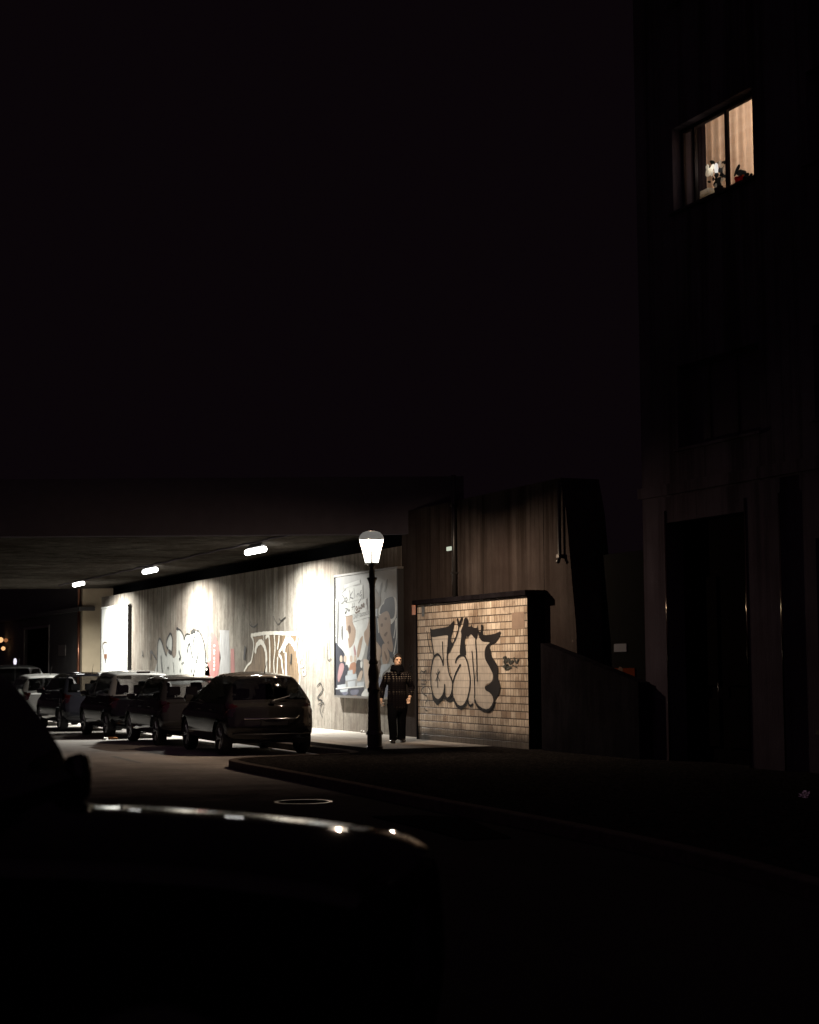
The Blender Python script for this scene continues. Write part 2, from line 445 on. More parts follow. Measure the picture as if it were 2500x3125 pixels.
for i in range(len(ks) - 1):
    a, b, c, d = ks[i], ks[i + 1], ki[i + 1], ki[i]
    k.add([(a[0] + .012, a[1], 0.006), (b[0] + .012, b[1], 0.006), (c[0], c[1], 0.006), (d[0], d[1], 0.006), (a[0], a[1], ROADZ - .05), (b[0], b[1], ROADZ - .05), (a[0], a[1], -0.006), (b[0], b[1], -0.006)],
          [(0, 1, 2, 3), (4, 5, 7, 6), (6, 7, 1, 0)])
o = k.build('kerb', M['kerb']); struct(o)

# worn marking, wet patch and a mended strip of asphalt
a = atZ(346, 2309, ROADZ); b = atZ(428, 2329, ROADZ)
d = (b - a).normalized(); nn = Vector((-d.y, d.x, 0)) * 0.05
o = MB().add([a + nn, b + nn, b - nn, a - nn], [(0, 1, 2, 3)]).build('road_marking', M['line'], loc=(0, 0, 0.004)); struct(o)
wet = NT('wet_asphalt'); wet.set((0.014, 0.013, 0.013), 0.12, 0, 0.6); wet.bump(wet.noise(wet.pos(), 5.0, None, 3), 1.0, 0.05)
pts = [(940, 2398), (990, 2391), (1050, 2393), (1090, 2399), (1040, 2402), (980, 2402)]
P = spline([tuple(atZ(x, y, ROADZ))[:2] for x, y in pts], 5, True)
tri = tessellate_polygon([[Vector((x, y, 0)) for x, y in P]])
o = MB().add([(x, y, ROADZ + 0.004) for x, y in P], tri).build('water_puddle', wet.m); struct(o)
P = [tuple(atZ(x, y, ROADZ))[:2] for x, y in [(1136, 2495), (1290, 2492), (1420, 2500), (1560, 2560), (1420, 2566), (1312, 2537)]]
o = MB().prism(P, ROADZ - 0.05, ROADZ + 0.016).build('road_patch', M['patch']); struct(o)

# manhole cover
mh = atZ(926, 2450, ROADZ)
r = thing('manhole_cover', 'round iron manhole cover set in the dark road', 'manhole cover', mh)
MB().lathe([(0.30, 0.0), (0.30, 0.006), (0.285, 0.008)], n=40).build('cover', M['patch'], r)
MB().lathe([(0.315, -0.01), (0.318, 0.014), (0.355, 0.014), (0.36, -0.01)], n=48, cap=False).build('rim_ring', M['steel'], r)

# ------------------------------------------------------------------ abutment wall under and beside the bridge
WTOP = 4.2
aw = thing('abutment_wall', 'board marked concrete abutment wall lit from above and covered in graffiti', 'wall', (0, 0, 0))
ye = atX(1226, 1640, XW).y               # where the bridge edge meets the wall
y0 = 26.75
yl = atX(309, 1900, XW).y                # far end
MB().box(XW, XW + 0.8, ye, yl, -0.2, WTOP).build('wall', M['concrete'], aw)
# wing: taller part outside the bridge, with a battered end
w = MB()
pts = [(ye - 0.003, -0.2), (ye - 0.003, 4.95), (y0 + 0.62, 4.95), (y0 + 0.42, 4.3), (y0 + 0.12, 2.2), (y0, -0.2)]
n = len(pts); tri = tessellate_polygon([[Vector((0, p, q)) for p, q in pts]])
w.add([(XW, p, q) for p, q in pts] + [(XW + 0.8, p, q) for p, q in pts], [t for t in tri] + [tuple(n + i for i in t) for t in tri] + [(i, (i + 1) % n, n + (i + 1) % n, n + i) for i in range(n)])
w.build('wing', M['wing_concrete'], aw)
# bearing shelf set back above the wall
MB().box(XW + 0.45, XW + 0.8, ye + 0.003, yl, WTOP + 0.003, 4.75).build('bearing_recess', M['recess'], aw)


def crop(ox, oy, s): return lambda x, y: tuple(atX(ox + x / s, oy + y / s, XW))[1:]


def paintjob(name, parent, X, conv, fills, strokes, layer0=0.004):
    """fills: (material, outline), strokes: (material, width, line)"""
    by = {}
    for i, (m, pts) in enumerate(fills):
        by.setdefault(m, MB()).wallpoly(spline([conv(*p) for p in pts], 4, True), X - layer0 - 0.0012 * i)
    for i, (m, wd, pts) in enumerate(strokes):
        by.setdefault(m, MB()).stroke([conv(*p) for p in pts], wd, X - layer0 - 0.010 - 0.0005 * i)
    first = None
    for m, mb in by.items():
        o = mb.build(name if first is None else 'paint_layer', M[m], parent if first is None else first, recalc=False)
        first = first or o
    return first


# pale bubble letters with thin dark outlines
cv = crop(430, 1900, 6.389)
paintjob('graffiti', aw, XW, cv,
         [('pale_spray', [(325, 1150), (330, 700), (335, 420), (375, 320), (430, 420), (470, 560), (505, 640), (530, 560), (600, 600), (640, 690), (690, 620), (700, 300), (702, 120), (780, 150), (830, 240), (855, 320), (900, 230), (960, 230), (1040, 210), (1080, 165), (1135, 170), (1200, 280), (1245, 430), (1268, 640), (1275, 1150)]),
          ('pale_spray', [(515, 470), (520, 340), (580, 235), (610, 310), (612, 450), (600, 570)])],
         [('black_spray', 0.070, [(322, 1100), (325, 800), (328, 600), (335, 420), (370, 315), (415, 380), (450, 500), (480, 600), (508, 650)]),
          ('black_spray', 0.078, [(540, 510), (505, 460), (515, 340), (580, 215), (618, 300), (622, 450), (608, 580)]),
          ('black_spray', 0.139, [(545, 555), (580, 580), (610, 605)]), ('black_spray', 0.046, [(610, 605), (640, 690)]),
          ('black_spray', 0.155, [(708, 118), (735, 122)]), ('black_spray', 0.054, [(700, 120), (775, 145), (830, 240), (852, 340)]),
          ('grey_spray', 0.046, [(852, 340), (880, 240), (920, 222), (965, 235)]), ('grey_spray', 0.202, [(985, 200), (1050, 150)]),
          ('grey_spray', 0.054, [(1072, 110), (1055, 260), (1035, 350), (1028, 440)]), ('grey_spray', 0.062, [(1090, 160), (1140, 170), (1200, 290), (1240, 430), (1262, 620), (1270, 800)]),
          ('grey_spray', 0.054, [(912, 600), (930, 460), (960, 415), (990, 560), (1020, 690)]), ('black_spray', 0.078, [(750, 550), (775, 650), (780, 690), (755, 720)]),
          ('grey_spray', 0.046, [(1135, 545), (1115, 650), (1085, 790)]), ('grey_spray', 0.078, [(402, 640), (410, 800), (432, 1000)]),
          ('black_spray', 0.093, [(200, 730), (202, 570), (240, 600)]), ('black_spray', 0.062, [(240, 600), (290, 680), (315, 730)]),
          ('black_spray', 0.093, [(780, 900), (775, 975)]), ('black_spray', 0.093, [(990, 900), (992, 970)]), ('grey_spray', 0.046, [(800, 800), (850, 770)]),
          ('grey_spray', 0.046, [(640, 770), (650, 830), (655, 980)]), ('grey_spray', 0.046, [(30, 540), (55, 640), (30, 640)]), ('grey_spray', 0.062, [(40, 800), (30, 930)]),
          ('grey_spray', 0.062, [(210, 780), (215, 840)]), ('grey_spray', 0.046, [(530, 900), (545, 870), (560, 900)])])
# red paste-up with white dots, grey panels
red = paintjob('paste_up', aw, XW, cv, [('red_paste', [(1345, 215), (1345, 500), (1342, 770), (1272, 790), (1268, 1150), (1500, 1150), (1515, 980), (1545, 800), (1557, 650), (1525, 520), (1485, 330), (1430, 215)])], [])
dots = MB()
for x, y in [(1355, 300), (1355, 360), (1355, 420), (1352, 480), (1352, 540), (1352, 600), (1352, 660), (1350, 715), (1440, 450), (1440, 550), (1440, 600), (1438, 700), (1438, 770), (1438, 840), (1436, 910), (1290, 830), (1290, 910)]:
    q = cv(x, y); dots.wallpoly([(q[0] + 0.07 * math.cos(k * 0.785), q[1] + 0.04 * math.sin(k * 0.785)) for k in range(8)], XW - 0.012)
dots.build('dots', M['white_spray'], red, recalc=False)
paintjob('paste_up', aw, XW, lambda x, y: cv(x, y), [('grey_paste', [(1545, 205), (1545, 210), (1550, 1140), (1725, 1140), (1722, 178), (1720, 178)])], [])
cv2 = crop(680, 1850, 4.539)
paintjob('paste_up', aw, XW, cv2, [('red_paste', [(112, 590), (112, 600), (118, 1000), (165, 1000), (160, 592), (158, 590)])], [])
# brown piece with white outlines
paintjob('graffiti', aw, XW, cv2,
         [('brown_spray', [(395, 408), (575, 380), (800, 385), (1045, 380), (1020, 520), (1035, 640), (1065, 820), (1075, 1000), (1060, 1180), (960, 1200), (600, 1200), (320, 1200), (300, 905), (370, 790), (400, 765), (435, 560), (428, 470)])],
         [('white_spray', 0.10, [(395, 405), (480, 390), (575, 376), (640, 372), (760, 372), (900, 380), (1045, 375)]),
          ('white_spray', 0.07, [(395, 405), (428, 470), (435, 560), (415, 700), (395, 775), (350, 820), (300, 905)]),
          ('white_spray', 0.15, [(455, 650), (475, 550), (530, 495), (575, 540), (605, 640), (612, 780), (605, 1050)]),
          ('white_spray', 0.08, [(575, 380), (578, 500)]), ('white_spray', 0.10, [(600, 440), (640, 405), (655, 500), (660, 700), (655, 1050)]),
          ('white_spray', 0.08, [(720, 390), (732, 560), (722, 700), (715, 800), (728, 1000)]), ('white_spray', 0.08, [(790, 400), (782, 500), (765, 600)]),
          ('white_spray', 0.10, [(900, 400), (855, 520), (820, 590), (785, 660), (820, 720), (830, 820), (850, 940)]),
          ('white_spray', 0.17, [(850, 640), (875, 520), (930, 462), (985, 520), (1020, 600)]), ('white_spray', 0.09, [(1060, 380), (1025, 520), (1035, 640), (1065, 820), (1075, 1000), (1058, 1180)]),
          ('white_spray', 0.08, [(772, 700), (765, 820), (755, 1000)]), ('white_spray', 0.14, [(880, 640), (885, 800), (890, 1050)]),
          ('black_spray', 0.16, [(325, 560), (312, 650), (308, 745)]), ('grey_spray', 0.1, [(960, 660), (955, 760), (945, 800)]),
          ('grey_spray', 0.03, [(380, 250), (430, 290), (500, 240)]), ('grey_spray', 0.03, [(790, 170), (820, 200), (880, 150)])])
# scribbled tags
tagp = lambda x, y: tuple(atX(x, y, XW))[1:]
paintjob('graffiti_tag', aw, XW, tagp, [],
         [('grey_spray', 0.03, [(968, 2095), (980, 2085), (985, 2110), (970, 2130), (985, 2140), (978, 2165), (986, 2190)]), ('grey_spray', 0.03, [(975, 2120), (990, 2100)]),
          ('grey_spray', 0.025, [(972, 2150), (990, 2145), (985, 2175)]), ('grey_spray', 0.025, [(990, 1965), (992, 2010)]), ('grey_spray', 0.025, [(1000, 1960), (1002, 2012), (1012, 2010)]),
          ('grey_spray', 0.025, [(1004, 1950), (1010, 1995)]), ('grey_spray', 0.02, [(765, 1895), (775, 1915), (790, 1905)]), ('grey_spray', 0.02, [(835, 1880), (850, 1905), (865, 1890)])])
paintjob('graffiti_tag', aw, XW, tagp, [],
         [('black_spray', 0.035, [(1247, 2026), (1252, 2034), (1262, 2030)]), ('black_spray', 0.03, [(1262, 2022), (1258, 2045)]), ('black_spray', 0.03, [(1245, 2040), (1262, 2050)])])
paintjob('graffiti_tag', aw, XW, tagp, [], [('white_spray', 0.03, [(918, 2010), (926, 2010), (930, 2022), (926, 2034), (918, 2032), (916, 2020), (919, 2010)]),
                                            ('white_spray', 0.03, [(926, 2045), (932, 2046), (933, 2058), (926, 2058), (925, 2046)])])

# ------------------------------------------------------------------ tiled wall
tw = thing('tiled_wall', 'low wall faced with glazed tiles and sprayed with silver and black letters', 'wall', (0, 0, 0))
ya = atX(1611, 2000, XT).y; yb = atX(1275, 2000, XT).y
tt = 2.82
MB().box(XT, XW - 0.004, ya, yb, -0.1, tt).build('tile_face', M['tiles'], tw)
MB().box(XT - 0.003, XW - 0.006, ya - 0.02, ya - 0.002, -0.1, tt).build('end_face', M['parapet'], tw)
MB().rbox(XT - 0.10, XW - 0.006, ya - 0.12, yb + 0.06, tt + 0.002, tt + 0.1, 0.012).build('coping', M['parapet'], tw)
MB().box(XT - 0.02, XT + 0.02, yb - 0.006, yb + 0.05, -0.1, tt).build('edge_strip', M['parapet'], tw)
pl = NT('bare_render'); pl.set(pl.mix(pl.noise(pl.pos(), 9, None, 5), (0.19, 0.14, 0.105), (0.30, 0.23, 0.18)), 0.85)
wx = lambda x, y: tuple(atX(x, y, XT))[1:]
P = [wx(1563, 1870), wx(1601, 1866), wx(1602, 1918), wx(1563, 1922)]
MB().wallpoly(P, XT - 0.006).build('render_patch', pl.m, tw, recalc=False)
cg = lambda x, y: tuple(atX(1280 + x / 6.16, 1860 + y / 6.16, XT))[1:]
TF = [[(245, 512), (400, 500), (540, 490), (530, 700), (530, 860), (540, 1000), (590, 1230), (636, 1420), (610, 1590), (540, 1665), (495, 1640), (480, 1560), (430, 1640), (360, 1690), (290, 1630), (240, 1450), (230, 1250), (248, 1050), (282, 890), (265, 700)],
      [(775, 320), (800, 480), (775, 640), (775, 800), (880, 860), (940, 1080), (968, 1300), (958, 1500), (905, 1710), (800, 1830), (720, 1780), (650, 1640), (636, 1430), (630, 1310), (560, 1000), (555, 840), (630, 690), (720, 480)],
      [(980, 470), (1060, 560), (1080, 700), (1098, 1000), (1050, 1300), (1060, 1690), (980, 1795), (925, 1720), (968, 1300), (930, 1000), (882, 850), (900, 640)],
      [(1095, 400), (1130, 540), (1220, 610), (1330, 620), (1260, 710), (1245, 900), (1330, 1075), (1392, 1225), (1370, 1350), (1255, 1415), (1270, 1515), (1390, 1640), (1405, 1760), (1320, 1890), (1190, 1870), (1090, 1770), (1055, 1650), (1060, 1300), (1098, 1000), (1078, 700)]]
TB = [[(212, 345), (240, 375), (340, 360), (530, 325), (600, 270), (652, 215), (668, 250), (640, 420), (600, 560), (630, 660), (600, 760), (555, 835), (530, 790), (540, 560), (535, 490), (400, 500), (250, 518), (215, 450)],
      [(240, 1560), (290, 1665), (360, 1702), (440, 1640), (475, 1545), (492, 1400), (500, 1640), (545, 1685), (610, 1620), (636, 1560), (645, 1710), (560, 1745), (490, 1690), (420, 1730), (350, 1800), (300, 1750), (262, 1690)],
      [(850, 180), (905, 155), (932, 230), (925, 320), (890, 420), (905, 480), (862, 600), (880, 720), (888, 862), (830, 835), (770, 840), (780, 640), (800, 480), (790, 400), (830, 300)],
      [(910, 330), (970, 320), (985, 275), (1010, 330), (1085, 345), (1105, 300), (1118, 420), (1088, 565), (1040, 530), (980, 470), (920, 520), (885, 440)],
      [(1112, 400), (1160, 420), (1170, 300), (1195, 285), (1212, 330), (1205, 430), (1240, 480), (1400, 462), (1500, 425), (1535, 415), (1520, 500), (1470, 585), (1400, 645), (1300, 612), (1210, 605), (1150, 545)],
      [(1400, 620), (1335, 690), (1350, 780), (1370, 880), (1450, 1000), (1490, 1100), (1488, 1280), (1528, 1400), (1520, 1560), (1440, 1700), (1420, 1850), (1330, 1935), (1200, 1905), (1300, 1890), (1395, 1780), (1390, 1640), (1330, 1560), (1262, 1520), (1245, 1450), (1310, 1412), (1380, 1340), (1392, 1220), (1330, 1080), (1250, 930), (1240, 800), (1265, 700), (1320, 640)]]
TS = [(.05, [(225, 440), (245, 600), (272, 780), (288, 890)]), (.045, [(445, 600), (450, 760), (460, 920), (462, 1060)]),
      (.05, [(462, 1060), (435, 950), (380, 855), (330, 850), (278, 915), (242, 1080), (228, 1250), (236, 1450), (282, 1630), (360, 1705), (430, 1650), (470, 1560), (490, 1400)]),
      (.05, [(490, 1400), (493, 1560), (505, 1645), (548, 1675), (605, 1605), (638, 1450), (625, 1330), (572, 1200), (540, 1000), (535, 850), (545, 700)]),
      (.07, [(722, 172), (742, 240), (748, 320)]), (.08, [(822, 150), (790, 230), (757, 320)]), (.05, [(757, 320), (725, 470), (650, 640), (570, 810)]),
      (.05, [(690, 1012), (722, 920), (790, 862), (858, 870), (910, 970), (945, 1130), (968, 1300), (960, 1500), (905, 1710), (830, 1825), (750, 1820), (685, 1740), (642, 1620), (636, 1440), (680, 1250), (740, 1120), (790, 1030)]),
      (.07, [(655, 1670), (720, 1800), (800, 1842), (880, 1780), (930, 1660)]), (.045, [(1080, 500), (1076, 640), (1090, 850), (1096, 1050), (1100, 1230), (1105, 1360)]),
      (.035, [(1005, 780), (1015, 900), (1030, 1080), (1048, 1300), (1055, 1500), (1052, 1680)]), (.06, [(1052, 1690), (1100, 1800), (1200, 1880), (1310, 1895), (1390, 1810), (1425, 1700)]),
      (.05, [(930, 1700), (945, 1780), (985, 1810), (1020, 1770)]), (.03, [(370, 1110), (358, 1300), (365, 1480)]), (.025, [(405, 1150), (360, 1240), (325, 1350)]), (.025, [(330, 1190), (365, 1260), (405, 1345)])]
gg = paintjob('graffiti', tw, XT, cg, [('tile_paint', f) for f in TF] + [('black_spray', f) for f in TB], [('black_spray', wd, ln) for wd, ln in TS])
TT = [(.03, [(150, 400), (168, 560), (200, 700), (232, 830)]), (.022, [(38, 1290), (40, 1160), (95, 1175), (140, 1140)]), (.022, [(140, 1140), (142, 1250)]), (.02, [(50, 1325), (132, 1335), (135, 1400), (45, 1400)]), (.02, [(95, 1330), (98, 1395)]),
      (.022, [(130, 1440), (70, 1480), (60, 1530), (100, 1600), (150, 1620), (165, 1690), (120, 1770)]), (.022, [(105, 1850), (130, 1890), (170, 1905)]), (.02, [(180, 1460), (215, 1520), (200, 1600)]), (.02, [(200, 1680), (215, 1800)])]
paintjob('graffiti_tag', tw, XT, cg, [], [('grey_spray', wd, ln) for wd, ln in TT])
TR = [(.05, [(1580, 920), (1640, 900), (1600, 1000), (1700, 920)]), (.05, [(1720, 930), (1700, 1010), (1780, 960)]), (.04, [(1790, 900), (1830, 1000), (1880, 920)]), (.05, [(1580, 1080), (1680, 1040), (1620, 1120), (1740, 1080)]), (.04, [(1760, 1040), (1850, 1090)])]
M['green_spray'] = mat_spray('dark_green_spray', (0.05, 0.055, 0.05))
paintjob('graffiti_tag', tw, XT, cg, [], [('green_spray', wd, ln) for wd, ln in TR])
M['orange'] = plain('orange_vinyl', (0.45, 0.13, 0.02), 0.5); M['grey_vinyl'] = plain('grey_vinyl', (0.10, 0.11, 0.12), 0.4)
MB().wallpoly([wx(1288, 1850), wx(1297, 1849), wx(1297, 1881), wx(1288, 1882)], XT - 0.008).build('sticker', M['grey_vinyl'], tw, recalc=False)
q = atX(1266, 1861, XW)
o = MB().box(XW - 0.02, XW - 0.001, q.y - 0.11, q.y + 0.11, q.z - 0.11, q.z + 0.11).build('house_number_plate', M['orange']); tag(o, 'small orange plate on the concrete beside the tiled wall', 'plate')

# ------------------------------------------------------------------ railway bridge
ED = 37.8                                  # distance of its near edge along the view
br = thing('railway_bridge', 'dark railway bridge crossing the street on a concrete abutment', 'bridge', F0 * ED + R0 * -8.0 + Vector((0, 0, 4.46)), -AZ)
# local axes: x along the edge (picture right), y away from the photographer
L0, L1, DEP = -26.0, 9.2, 31.0
def yline(X, lx):                          # local y at which the plane x = X crosses a given local x
    s = lx - 8.0; return (X - R0.x * s) / F0.x - ED
cor = MB(); nst = 260; vs = []; fs = []
for i in range(nst + 1):
    y = i * 28.0 / nst; z = 0.16 + (0.035 if (i // 2) % 2 else -0.03)
    vs += [(L0, y + 0.02 * (i % 2), z), (L1, y + 0.02 * (i % 2), z)]
for i in range(nst): fs.append((2 * i, 2 * i + 1, 2 * i + 3, 2 * i + 2))
cor.add(vs, fs).build('soffit', M['soffit'], br, recalc=False)
MB().box(L0, L1, 0.0, 28.0, 0.30, 0.8).build('deck', M['fascia'], br)
MB().box(L0, L1, -0.32, -0.004, -0.02, 1.25).build('fascia', M['fascia'], br)

# lamps under the deck
lens = emitter('tube_lamp', (1.0, 0.99, 0.95), 14)
lh = plain('lamp_housing', (0.05, 0.05, 0.05), 0.5)
XL, ZL = 13.2, 4.40
LAMPS = []
for i, (px, py) in enumerate([(780, 1680), (458, 1741), (240, 1782)]):
    p = atX(px, py, XL); LAMPS.append(p)
    t = thing('ceiling_lamp', ['long white tube lamp under the bridge nearest the street lantern', 'long white tube lamp under the bridge, middle of the three', 'long white tube lamp under the bridge above the beige house corner'][i], 'lamp', (XL, p.y, p.z), 0, 'tube lamps under the bridge')
    MB().rbox(-0.06, 0.06, -0.6, 0.6, 0.065, 0.13, 0.015).build('housing', lh, t)
    MB().tube([(0, -.72, -.01), (0, -.71, -.01), (0, -.68, -.01), (0, .68, -.01), (0, .71, -.01), (0, .72, -.01)], [.02, .055, .072, .072, .055, .02], 16).build('diffuser', lens, t, True)
    h = 4.58 - p.z
    if h > 0.135: MB().box(-0.02, 0.02, -0.5, 0.5, 0.132, h).build('bracket', M['dark_metal'], t)
    ld = bpy.data.lights.new('tube_light', 'AREA'); ld.shape = 'RECTANGLE'; ld.size = 0.12; ld.size_y = 1.3; ld.energy = 1350; ld.spread = R(156); ld.color = (1.0, 0.98, 0.90)
    lo = bpy.data.objects.new('tube_light', ld); COL.objects.link(lo); lo.parent = t; lo.location = (0, 0, -0.10); lo.rotation_euler = (0, R(-7), 0)

# power cable along the lamps
pts = []
for y in np.linspace(LAMPS[0].y - 4, LAMPS[2].y + 2, 60): pts.append((XL - 0.3, y, 4.56 + 0.012 * math.sin(y * 3)))
o = MB().tube(pts, 0.022, 6).build('power_cable', M['fascia']); tag(o, 'thin dark cable running along the underside of the bridge', 'cable')

# ------------------------------------------------------------------ billboards
M['frame_metal'] = plain('frame_metal', (0.16, 0.15, 0.14), 0.45, 0.4)
M['frame_dark'] = plain('frame_edge', (0.018, 0.017, 0.017), 0.5)


def frame(root, ya_, yb_, za, zb, dep, wd, mat_sheet, name):
    X0 = XW - dep
    MB().box(X0 + 0.03, XW - 0.002, ya_ + wd, yb_ - wd, za + wd, zb - wd).build('backing', M['frame_dark'], root)
    s = MB().box(X0 + 0.022, X0 + 0.029, ya_ + wd, yb_ - wd, za + wd, zb - wd).build(name, mat_sheet, root)
    MB().box(X0, XW - 0.002, ya_, yb_, zb - wd + 0.002, zb).build('frame_rail', M['frame_metal'], root)
    MB().box(X0, XW - 0.002, ya_, yb_, za, za + wd - 0.002).build('frame_rail', M['frame_metal'], root)
    MB().box(X0, XW - 0.002, ya_, ya_ + wd - 0.002, za + wd, zb - wd).build('frame_stile', M['frame_dark'], root)
    MB().box(X0, XW - 0.002, yb_ - wd + 0.002, yb_, za + wd, zb - wd).build('frame_stile', M['frame_dark'], root)
    return s


XB = XW - 0.15
bb = thing('billboard', 'large framed poster with handwriting and big faces behind the street lantern', 'billboard', (0, 0, 0))
by1 = atX(1019, 1900, XB).y; by0 = atX(1214, 1900, XB).y
bz0 = atX(1019, 2128, XB).z; bz1 = atX(1019, 1756, XB).z
def flat(name, c, r=0.4):
    g_ = sum(c) / 3; return plain(name, [v * .62 + g_ * .38 for v in c], r, 0, 0.3, 3)
PAP = {'bg': flat('poster_grey', (0.20, 0.20, 0.19)), 'white': flat('poster_white', (0.38, 0.395, 0.385)), 'navy': flat('poster_navy', (0.03, 0.033, 0.05)), 'skin': flat('poster_skin', (0.25, 0.16, 0.10)),
       'brown': flat('poster_brown', (0.10, 0.055, 0.03)), 'skin2': flat('poster_light_skin', (0.34, 0.25, 0.18)), 'blue': flat('poster_blue', (0.09, 0.10, 0.16)), 'pale': flat('poster_pale_blue', (0.27, 0.31, 0.35)),
       'pink': flat('poster_pink', (0.28, 0.13, 0.14)), 'orange': flat('poster_orange', (0.30, 0.12, 0.05)), 'ink': flat('poster_ink', (0.05, 0.05, 0.055)), 'grey': flat('poster_mid_grey', (0.09, 0.09, 0.09))}
sheet = frame(bb, by0, by1, bz0, bz1, 0.15, 0.05, PAP['bg'], 'poster')
XS = XB + 0.021
def clampY(p): return (min(max(p[0], by0 + 0.052), by1 - 0.052), min(max(p[1], bz0 + 0.052), bz1 - 0.052))
ca = lambda x, y: clampY(tuple(atX(1010 + x / 5.53, 1760 + y / 5.53, XS))[1:])
cb_ = lambda x, y: clampY(tuple(atX(1130 + x / 5.53, 1760 + y / 5.53, XS))[1:])
LAY = [0]
by_m = {}
def shape(m, pts, c=ca, sm=True):
    LAY[0] += 1
    P = [c(*p) for p in pts]
    if sm: P = [clampY(p) for p in spline(P, 4, True)]
    by_m.setdefault(m, MB()).wallpoly(P, XS - 0.00012 * LAY[0])
def inkline(m, w_, pts, c=ca):
    LAY[0] += 1; by_m.setdefault(m, MB()).stroke([c(*p) for p in pts], w_, XS - 0.00012 * LAY[0])
shape('white', [(60, 420), (120, 400), (200, 240), (420, 160), (560, 420), (640, 700), (560, 1300), (420, 1500), (200, 1500), (80, 1200)])
shape('grey', [(110, 430), (140, 430), (140, 700), (125, 1100), (100, 1100), (105, 700)]); shape('grey', [(175, 850), (205, 850), (205, 1050), (180, 1050)])
shape('navy', [(66, 1160), (140, 1180), (230, 1300), (250, 1500), (240, 1800), (66, 1900)])
shape('skin', [(255, 670), (360, 645), (372, 780), (420, 900), (405, 1060), (370, 1150), (310, 1200), (285, 1050), (240, 1010), (262, 860)])
shape('brown', [(290, 840), (330, 830), (335, 940), (305, 960)]); shape('white', [(265, 900), (300, 960), (300, 1040), (250, 1010)])
shape('skin', [(650, 720), (700, 720), (700, 1200), (630, 1180), (575, 1090), (560, 950), (610, 860)]); shape('skin', [(480, 1080), (540, 1000), (520, 1150), (490, 1300), (455, 1370), (440, 1290)])
shape('pink', [(395, 1150), (430, 1300), (400, 1330), (385, 1230)]); shape('navy', [(660, 1000), (720, 1000), (700, 1400), (610, 1420), (630, 1180)])
shape('skin2', [(560, 1390), (650, 1430), (680, 1560), (660, 1850), (600, 1880), (570, 1700), (560, 1500)])
shape('white', [(330, 1290), (380, 1290), (385, 1450), (330, 1450)])
for (x, w_, m) in [(175, 55, 'white'), (240, 40, 'skin2'), (345, 40, 'skin2'), (410, 40, 'orange')]:
    shape('skin2', [(x - 18, 1340), (x + 18, 1340), (x + 20, 1430), (x - 20, 1430)])
shape('pink', [(150, 1480), (215, 1470), (220, 1560), (170, 1700), (135, 1780), (115, 1700)]); shape('navy', [(225, 1560), (270, 1480), (300, 1560), (270, 1640), (230, 1700), (200, 1680)])
shape('orange', [(340, 1460), (420, 1450), (425, 1560), (390, 1640), (330, 1600), (310, 1560)]); shape('ink', [(440, 1420), (510, 1420), (540, 1600), (520, 1720), (440, 1720), (425, 1560)])
shape('white', [(500, 1440), (535, 1440), (530, 1530), (505, 1530)]); shape('skin2', [(500, 1600), (540, 1600), (510, 1740), (445, 1740)])
shape('pale', [(285, 1590), (368, 1570), (372, 1650), (285, 1660)], ca, False); shape('pale', [(245, 1670), (435, 1640), (440, 1730), (250, 1760)], ca, False)
shape('pale', [(285, 1770), (415, 1750), (415, 1860), (290, 1880)], ca, False); shape('pale', [(110, 1830), (260, 1810), (262, 1870), (112, 1890)], ca, False); shape('pale', [(445, 1790), (565, 1770), (565, 1840), (445, 1850)], ca, False)
shape('navy', [(66, 1900), (560, 1850), (560, 2020), (66, 2030)], ca, False)
shape('white', [(75, 1880), (560, 1840), (562, 1862), (75, 1902)], ca, False); shape('blue', [(190, 1950), (280, 1940), (290, 1970), (230, 2010)]); shape('blue', [(340, 1920), (470, 1910), (440, 1990), (350, 1990)])
shape('pale', [(150, 1910), (290, 1890), (280, 1940), (170, 1950)], ca, False); shape('white', [(560, 1920), (610, 1890), (660, 1960), (665, 2060), (520, 2060)]); shape('orange', [(345, 2010), (430, 2005), (430, 2060), (345, 2060)])
# right half
shape('brown', [(60, 200), (130, 260), (180, 380), (150, 520), (60, 540)], cb_); shape('grey', [(180, 130), (205, 120), (170, 310), (145, 310)], cb_); shape('grey', [(280, 60), (300, 60), (260, 240), (240, 240)], cb_)
shape('navy', [(90, 680), (140, 680), (240, 740), (420, 640), (470, 700), (470, 1330), (380, 1400), (250, 1250), (180, 1350), (90, 1000)], cb_)
shape('white', [(235, 420), (270, 360), (410, 345), (450, 420), (445, 640), (420, 720), (360, 800), (345, 760), (300, 700), (250, 650), (150, 640), (150, 540), (200, 470)], cb_)
shape('navy', [(250, 390), (300, 355), (402, 352), (422, 560), (405, 680), (350, 712), (320, 640), (260, 600), (165, 630), (190, 500), (235, 455)], cb_)
shape('skin', [(160, 660), (250, 590), (310, 600), (350, 740), (345, 900), (370, 1050), (390, 1200), (370, 1270), (310, 1230), (235, 1100), (165, 950), (140, 760)], cb_)
shape('brown', [(250, 690), (285, 690), (280, 730), (250, 730)], cb_); shape('brown', [(180, 800), (215, 790), (215, 840), (185, 845)], cb_); shape('brown', [(235, 980), (280, 930), (295, 950), (260, 1010)], cb_); shape('brown', [(290, 1110), (315, 1090), (315, 1140)], cb_)
shape('skin', [(95, 1110), (150, 1150), (190, 1230), (170, 1380), (140, 1500), (95, 1440)], cb_); shape('skin', [(200, 1180), (250, 1130), (300, 1230), (330, 1340), (300, 1460), (230, 1490), (205, 1400)], cb_); shape('brown', [(240, 1250), (290, 1350), (280, 1420), (250, 1340)], cb_)
inkline('white', 0.05, [(430, 720), (425, 880), (400, 1040)], cb_); inkline('white', 0.05, [(445, 700), (452, 950), (430, 1150), (400, 1310)], cb_); inkline('white', 0.04, [(130, 700), (140, 850), (150, 950)], cb_)
